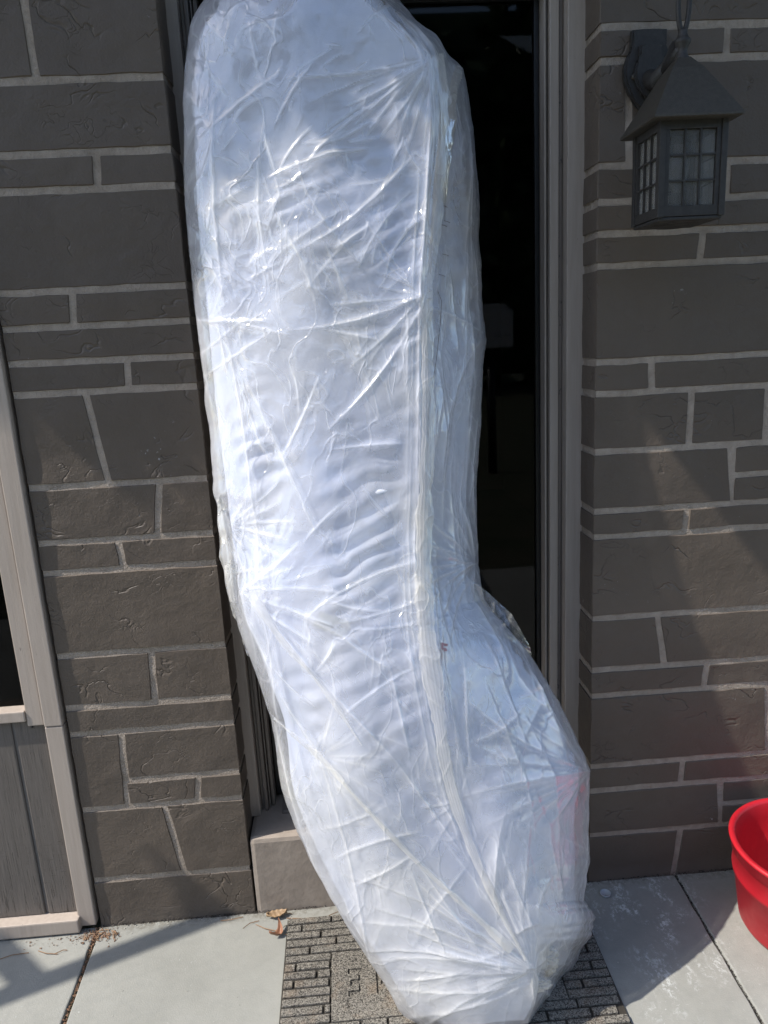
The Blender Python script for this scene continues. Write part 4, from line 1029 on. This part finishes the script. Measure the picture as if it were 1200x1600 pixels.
plate(pts, oy-.026, oy-.004, LAMP, 'back_plate')
pts2 = [(ox+x*.66, oz+z*.66-.006) for x, z in half]+[(ox-x*.66, oz+z*.66-.006) for x, z in half[::-1][1:]]
plate(pts2, oy-.038, oy-.024, LAMP, 'plate_boss')
for zz_ in (-.03,): tube('screw', [(ox-.036, oy-.032, oz-.012), (ox-.036, oy-.026, oz-.012)], .006, LAMPROOF, ln, 12)
arm = [(ox, oy-.03, oz-.02), (ox+.006, oy-.06, oz-.03), (ox+.02, oy-.085, oz-.012), (ox+.03, oy-.10, oz+.02), (ox*.62, oy-.12, ra+.0), (ox*.3, .02, ra+.012), (0, 0, ra+.022)]
arm = [Vector(p) for p in arm]
tube('arm', arm, [.022, .021, .019, .017, .015, .013, .012], LAMP, ln, 12)
ln.rotation_euler.z = rad(0)

# ------------------------------------------------------------------ small things on the ground
LEAFB = m_simple('dry_tan_leaf', (.30, .20, .11), .6, bscale=80, bstr=.5); LEAFR = m_simple('dry_red_brown_leaf', (.26, .125, .07), .5, bscale=80, bstr=.5)
TWIG = m_simple('dry_pine_needle', (.22, .13, .07), .8); CRUMB = m_simple('bark_crumbs', (.17, .095, .055), .9)
def leaf(px_, py_, L_, W_, rot, curl, mat, label):
    p = ground(px_, py_); n, m = 16, 7; V = []; F = []
    for i in range(n+1):
        t = i/n; wd = W_*math.sin(math.pi*min(1, t*1.02))**.7*.5
        for j in range(m):
            s = j/(m-1)*2-1; x = (t-.5)*L_; y = s*wd
            z = .006+curl*((t-.5)*2)**2*.012+abs(s)**1.5*W_*.38+.0015*math.sin(i*1.7+j)
            y += curl*.010*((t-.5)*2)**2
            V.append((x, y, z))
    for i in range(n):
        for j in range(m-1): a = i*m+j; F.append((a, a+m, a+m+1, a+1))
    me = mesh('leaf_blade', V, F, True); root = thing('dry_leaf', label, 'leaf', (p.x, p.y, 0)); root.rotation_euler.z = rad(rot)
    o = link('blade', me, root, mat); md2 = o.modifiers.new('s', 'SOLIDIFY'); md2.thickness = .0008
    tube('stem', [(L_*.46, 0, .008), (L_*.6, .003, .005), (L_*.75, -.002, .004)], .0008, mat, root, 6)
leaf(433, 1434, .058, .026, 8, .3, LEAFB, 'tan dry leaf lying flat against the step, nearer the wall')
leaf(437, 1462, .048, .020, 62, 1.6, LEAFR, 'curled reddish brown dry leaf beside the doormat corner')
def twigs(name, label, lst):
    bm = bmesh.new()
    me_v = []; me_f = []
    for (a, b) in lst:
        A, B = ground(*a), ground(*b); mid = (A+B)/2+Vector((random.uniform(-.006, .006), random.uniform(-.006, .006), 0)); pp = [A+Vector((0, 0, .003)), mid+Vector((0, 0, .005)), B+Vector((0, 0, .003))]
        n0_ = len(me_v)
        for p in pp:
            for k in range(4): t = k*math.pi/2; me_v.append(p+Vector((math.cos(t)*.0007, math.cos(t)*.0003+math.sin(t)*.0007, math.sin(t)*.0009)))
        for i in range(2):
            for k in range(4): me_f.append((n0_+i*4+k, n0_+i*4+(k+1) % 4, n0_+(i+1)*4+(k+1) % 4, n0_+(i+1)*4+k))
    o = link(name, mesh(name, me_v, me_f), None, TWIG, label=label, category='debris', kind='stuff')
tw = [((400,1446),(432,1456)), ((448,1436),(498,1440)), ((498,1440),(528,1426)), ((380,1452),(405,1440)), ((345,1440),(380,1434)), ((505,1448),(538,1440)), ((470,1448),(490,1452)), ((0,1500),(45,1490)), ((85,1492),(105,1486)), ((60,1487),(90,1492))]
tw += [((x, 1449+random.uniform(-3, 14)), (x+random.uniform(-20, 20), 1449+random.uniform(-3, 14))) for x in np.random.default_rng(3).uniform(455, 530, 14)]
tw += [((x, 1462+random.uniform(-8, 10)), (x+random.uniform(-9, 9), 1462+random.uniform(-6, 10))) for x in np.random.default_rng(4).uniform(125, 180, 26)]
twigs('pine_needles', 'dry brown pine needles scattered along the wall foot', tw)
def crumbs(name, label, pts, sz, mat):
    V = []; F = []
    for (x, y, z) in pts:
        s_ = random.uniform(*sz); n0_ = len(V); c = [Vector((random.gauss(0, 1), random.gauss(0, 1), random.gauss(0, .5)))*s_*.6 for _ in range(4)]
        V += [Vector((x, y, z+s_*.3))+q for q in c]; F += [(n0_, n0_+1, n0_+2), (n0_, n0_+2, n0_+3), (n0_, n0_+3, n0_+1), (n0_+1, n0_+3, n0_+2)]
    link(name, mesh(name, V, F), None, mat, label=label, category='debris', kind='stuff')
pts = []
for i in range(900):
    t = random.random(); y = jl0.y+.02+(-.9-jl0.y)*t; pts.append((jx(jl0, jl1, y)+random.gauss(0, .0028+.012*math.exp(-t*40)), y, -.004))
g0 = ground(150, 1462)
for i in range(260): pts.append((g0.x+random.gauss(0, .03), min(-.006, g0.y+random.gauss(0, .012)), .001))
for i in range(60): pts.append((random.uniform(-.98, -.72), -.05+random.gauss(0, .012), .001))
crumbs('bark_litter', 'brown bark crumbs packed in the left slab joint', pts, (.0015, .0045), CRUMB)
GRIT = m_simple('pale_grit', (.42, .40, .34), .9)
pts = [(random.uniform(XW, XL+.2) if random.random() < .6 else random.uniform(XR, 1.5), -.006-abs(random.gauss(0, .02)), .001) for i in range(420)]
pts += [(random.uniform(MX0, MX0+mw), MYT-random.uniform(0, .2), .0125) for i in range(150)]
pts += [(random.uniform(-1, 1.4), random.uniform(-.9, 0), .0005) for i in range(260)]
crumbs('grit', 'pale grit scattered over patio and doormat', pts, (.0008, .0026), GRIT)
DK = m_simple('dark_dirt', (.035, .03, .025), .95)
pts = [(random.uniform(XW, XL+.2) if random.random() < .5 else random.uniform(XR-.05, 1.6), -.004+random.gauss(0, .004), .001) for i in range(900)]
pts += [(jx(jr0, jr1, y_)+random.gauss(0, .0012), y_, -.004) for y_ in np.random.default_rng(8).uniform(-.9, 0, 500)]
crumbs('dirt_line', 'dark soil gathered along the wall foot and right joint', pts, (.0015, .004), DK)
dc = ground(946, 1398)
cap = lathe('bottle_cap', [(.0, .002), (.0135, .002), (.0150, .003), (.0155, .007), (.0145, .0075), (.0138, .0045), (0, .004)], (0, 0, 0), m_simple('clear_grey_plastic', (.42, .44, .45), .25), None, 28)
cap.location = (dc.x, dc.y, 0); cap['label'] = 'small translucent round plastic cap on the shaded slab'; cap['category'] = 'plastic cap'
print('objects', len(bpy.data.objects), 'mesh tris approx', sum(len(m.polygons) for m in bpy.data.meshes)*2)
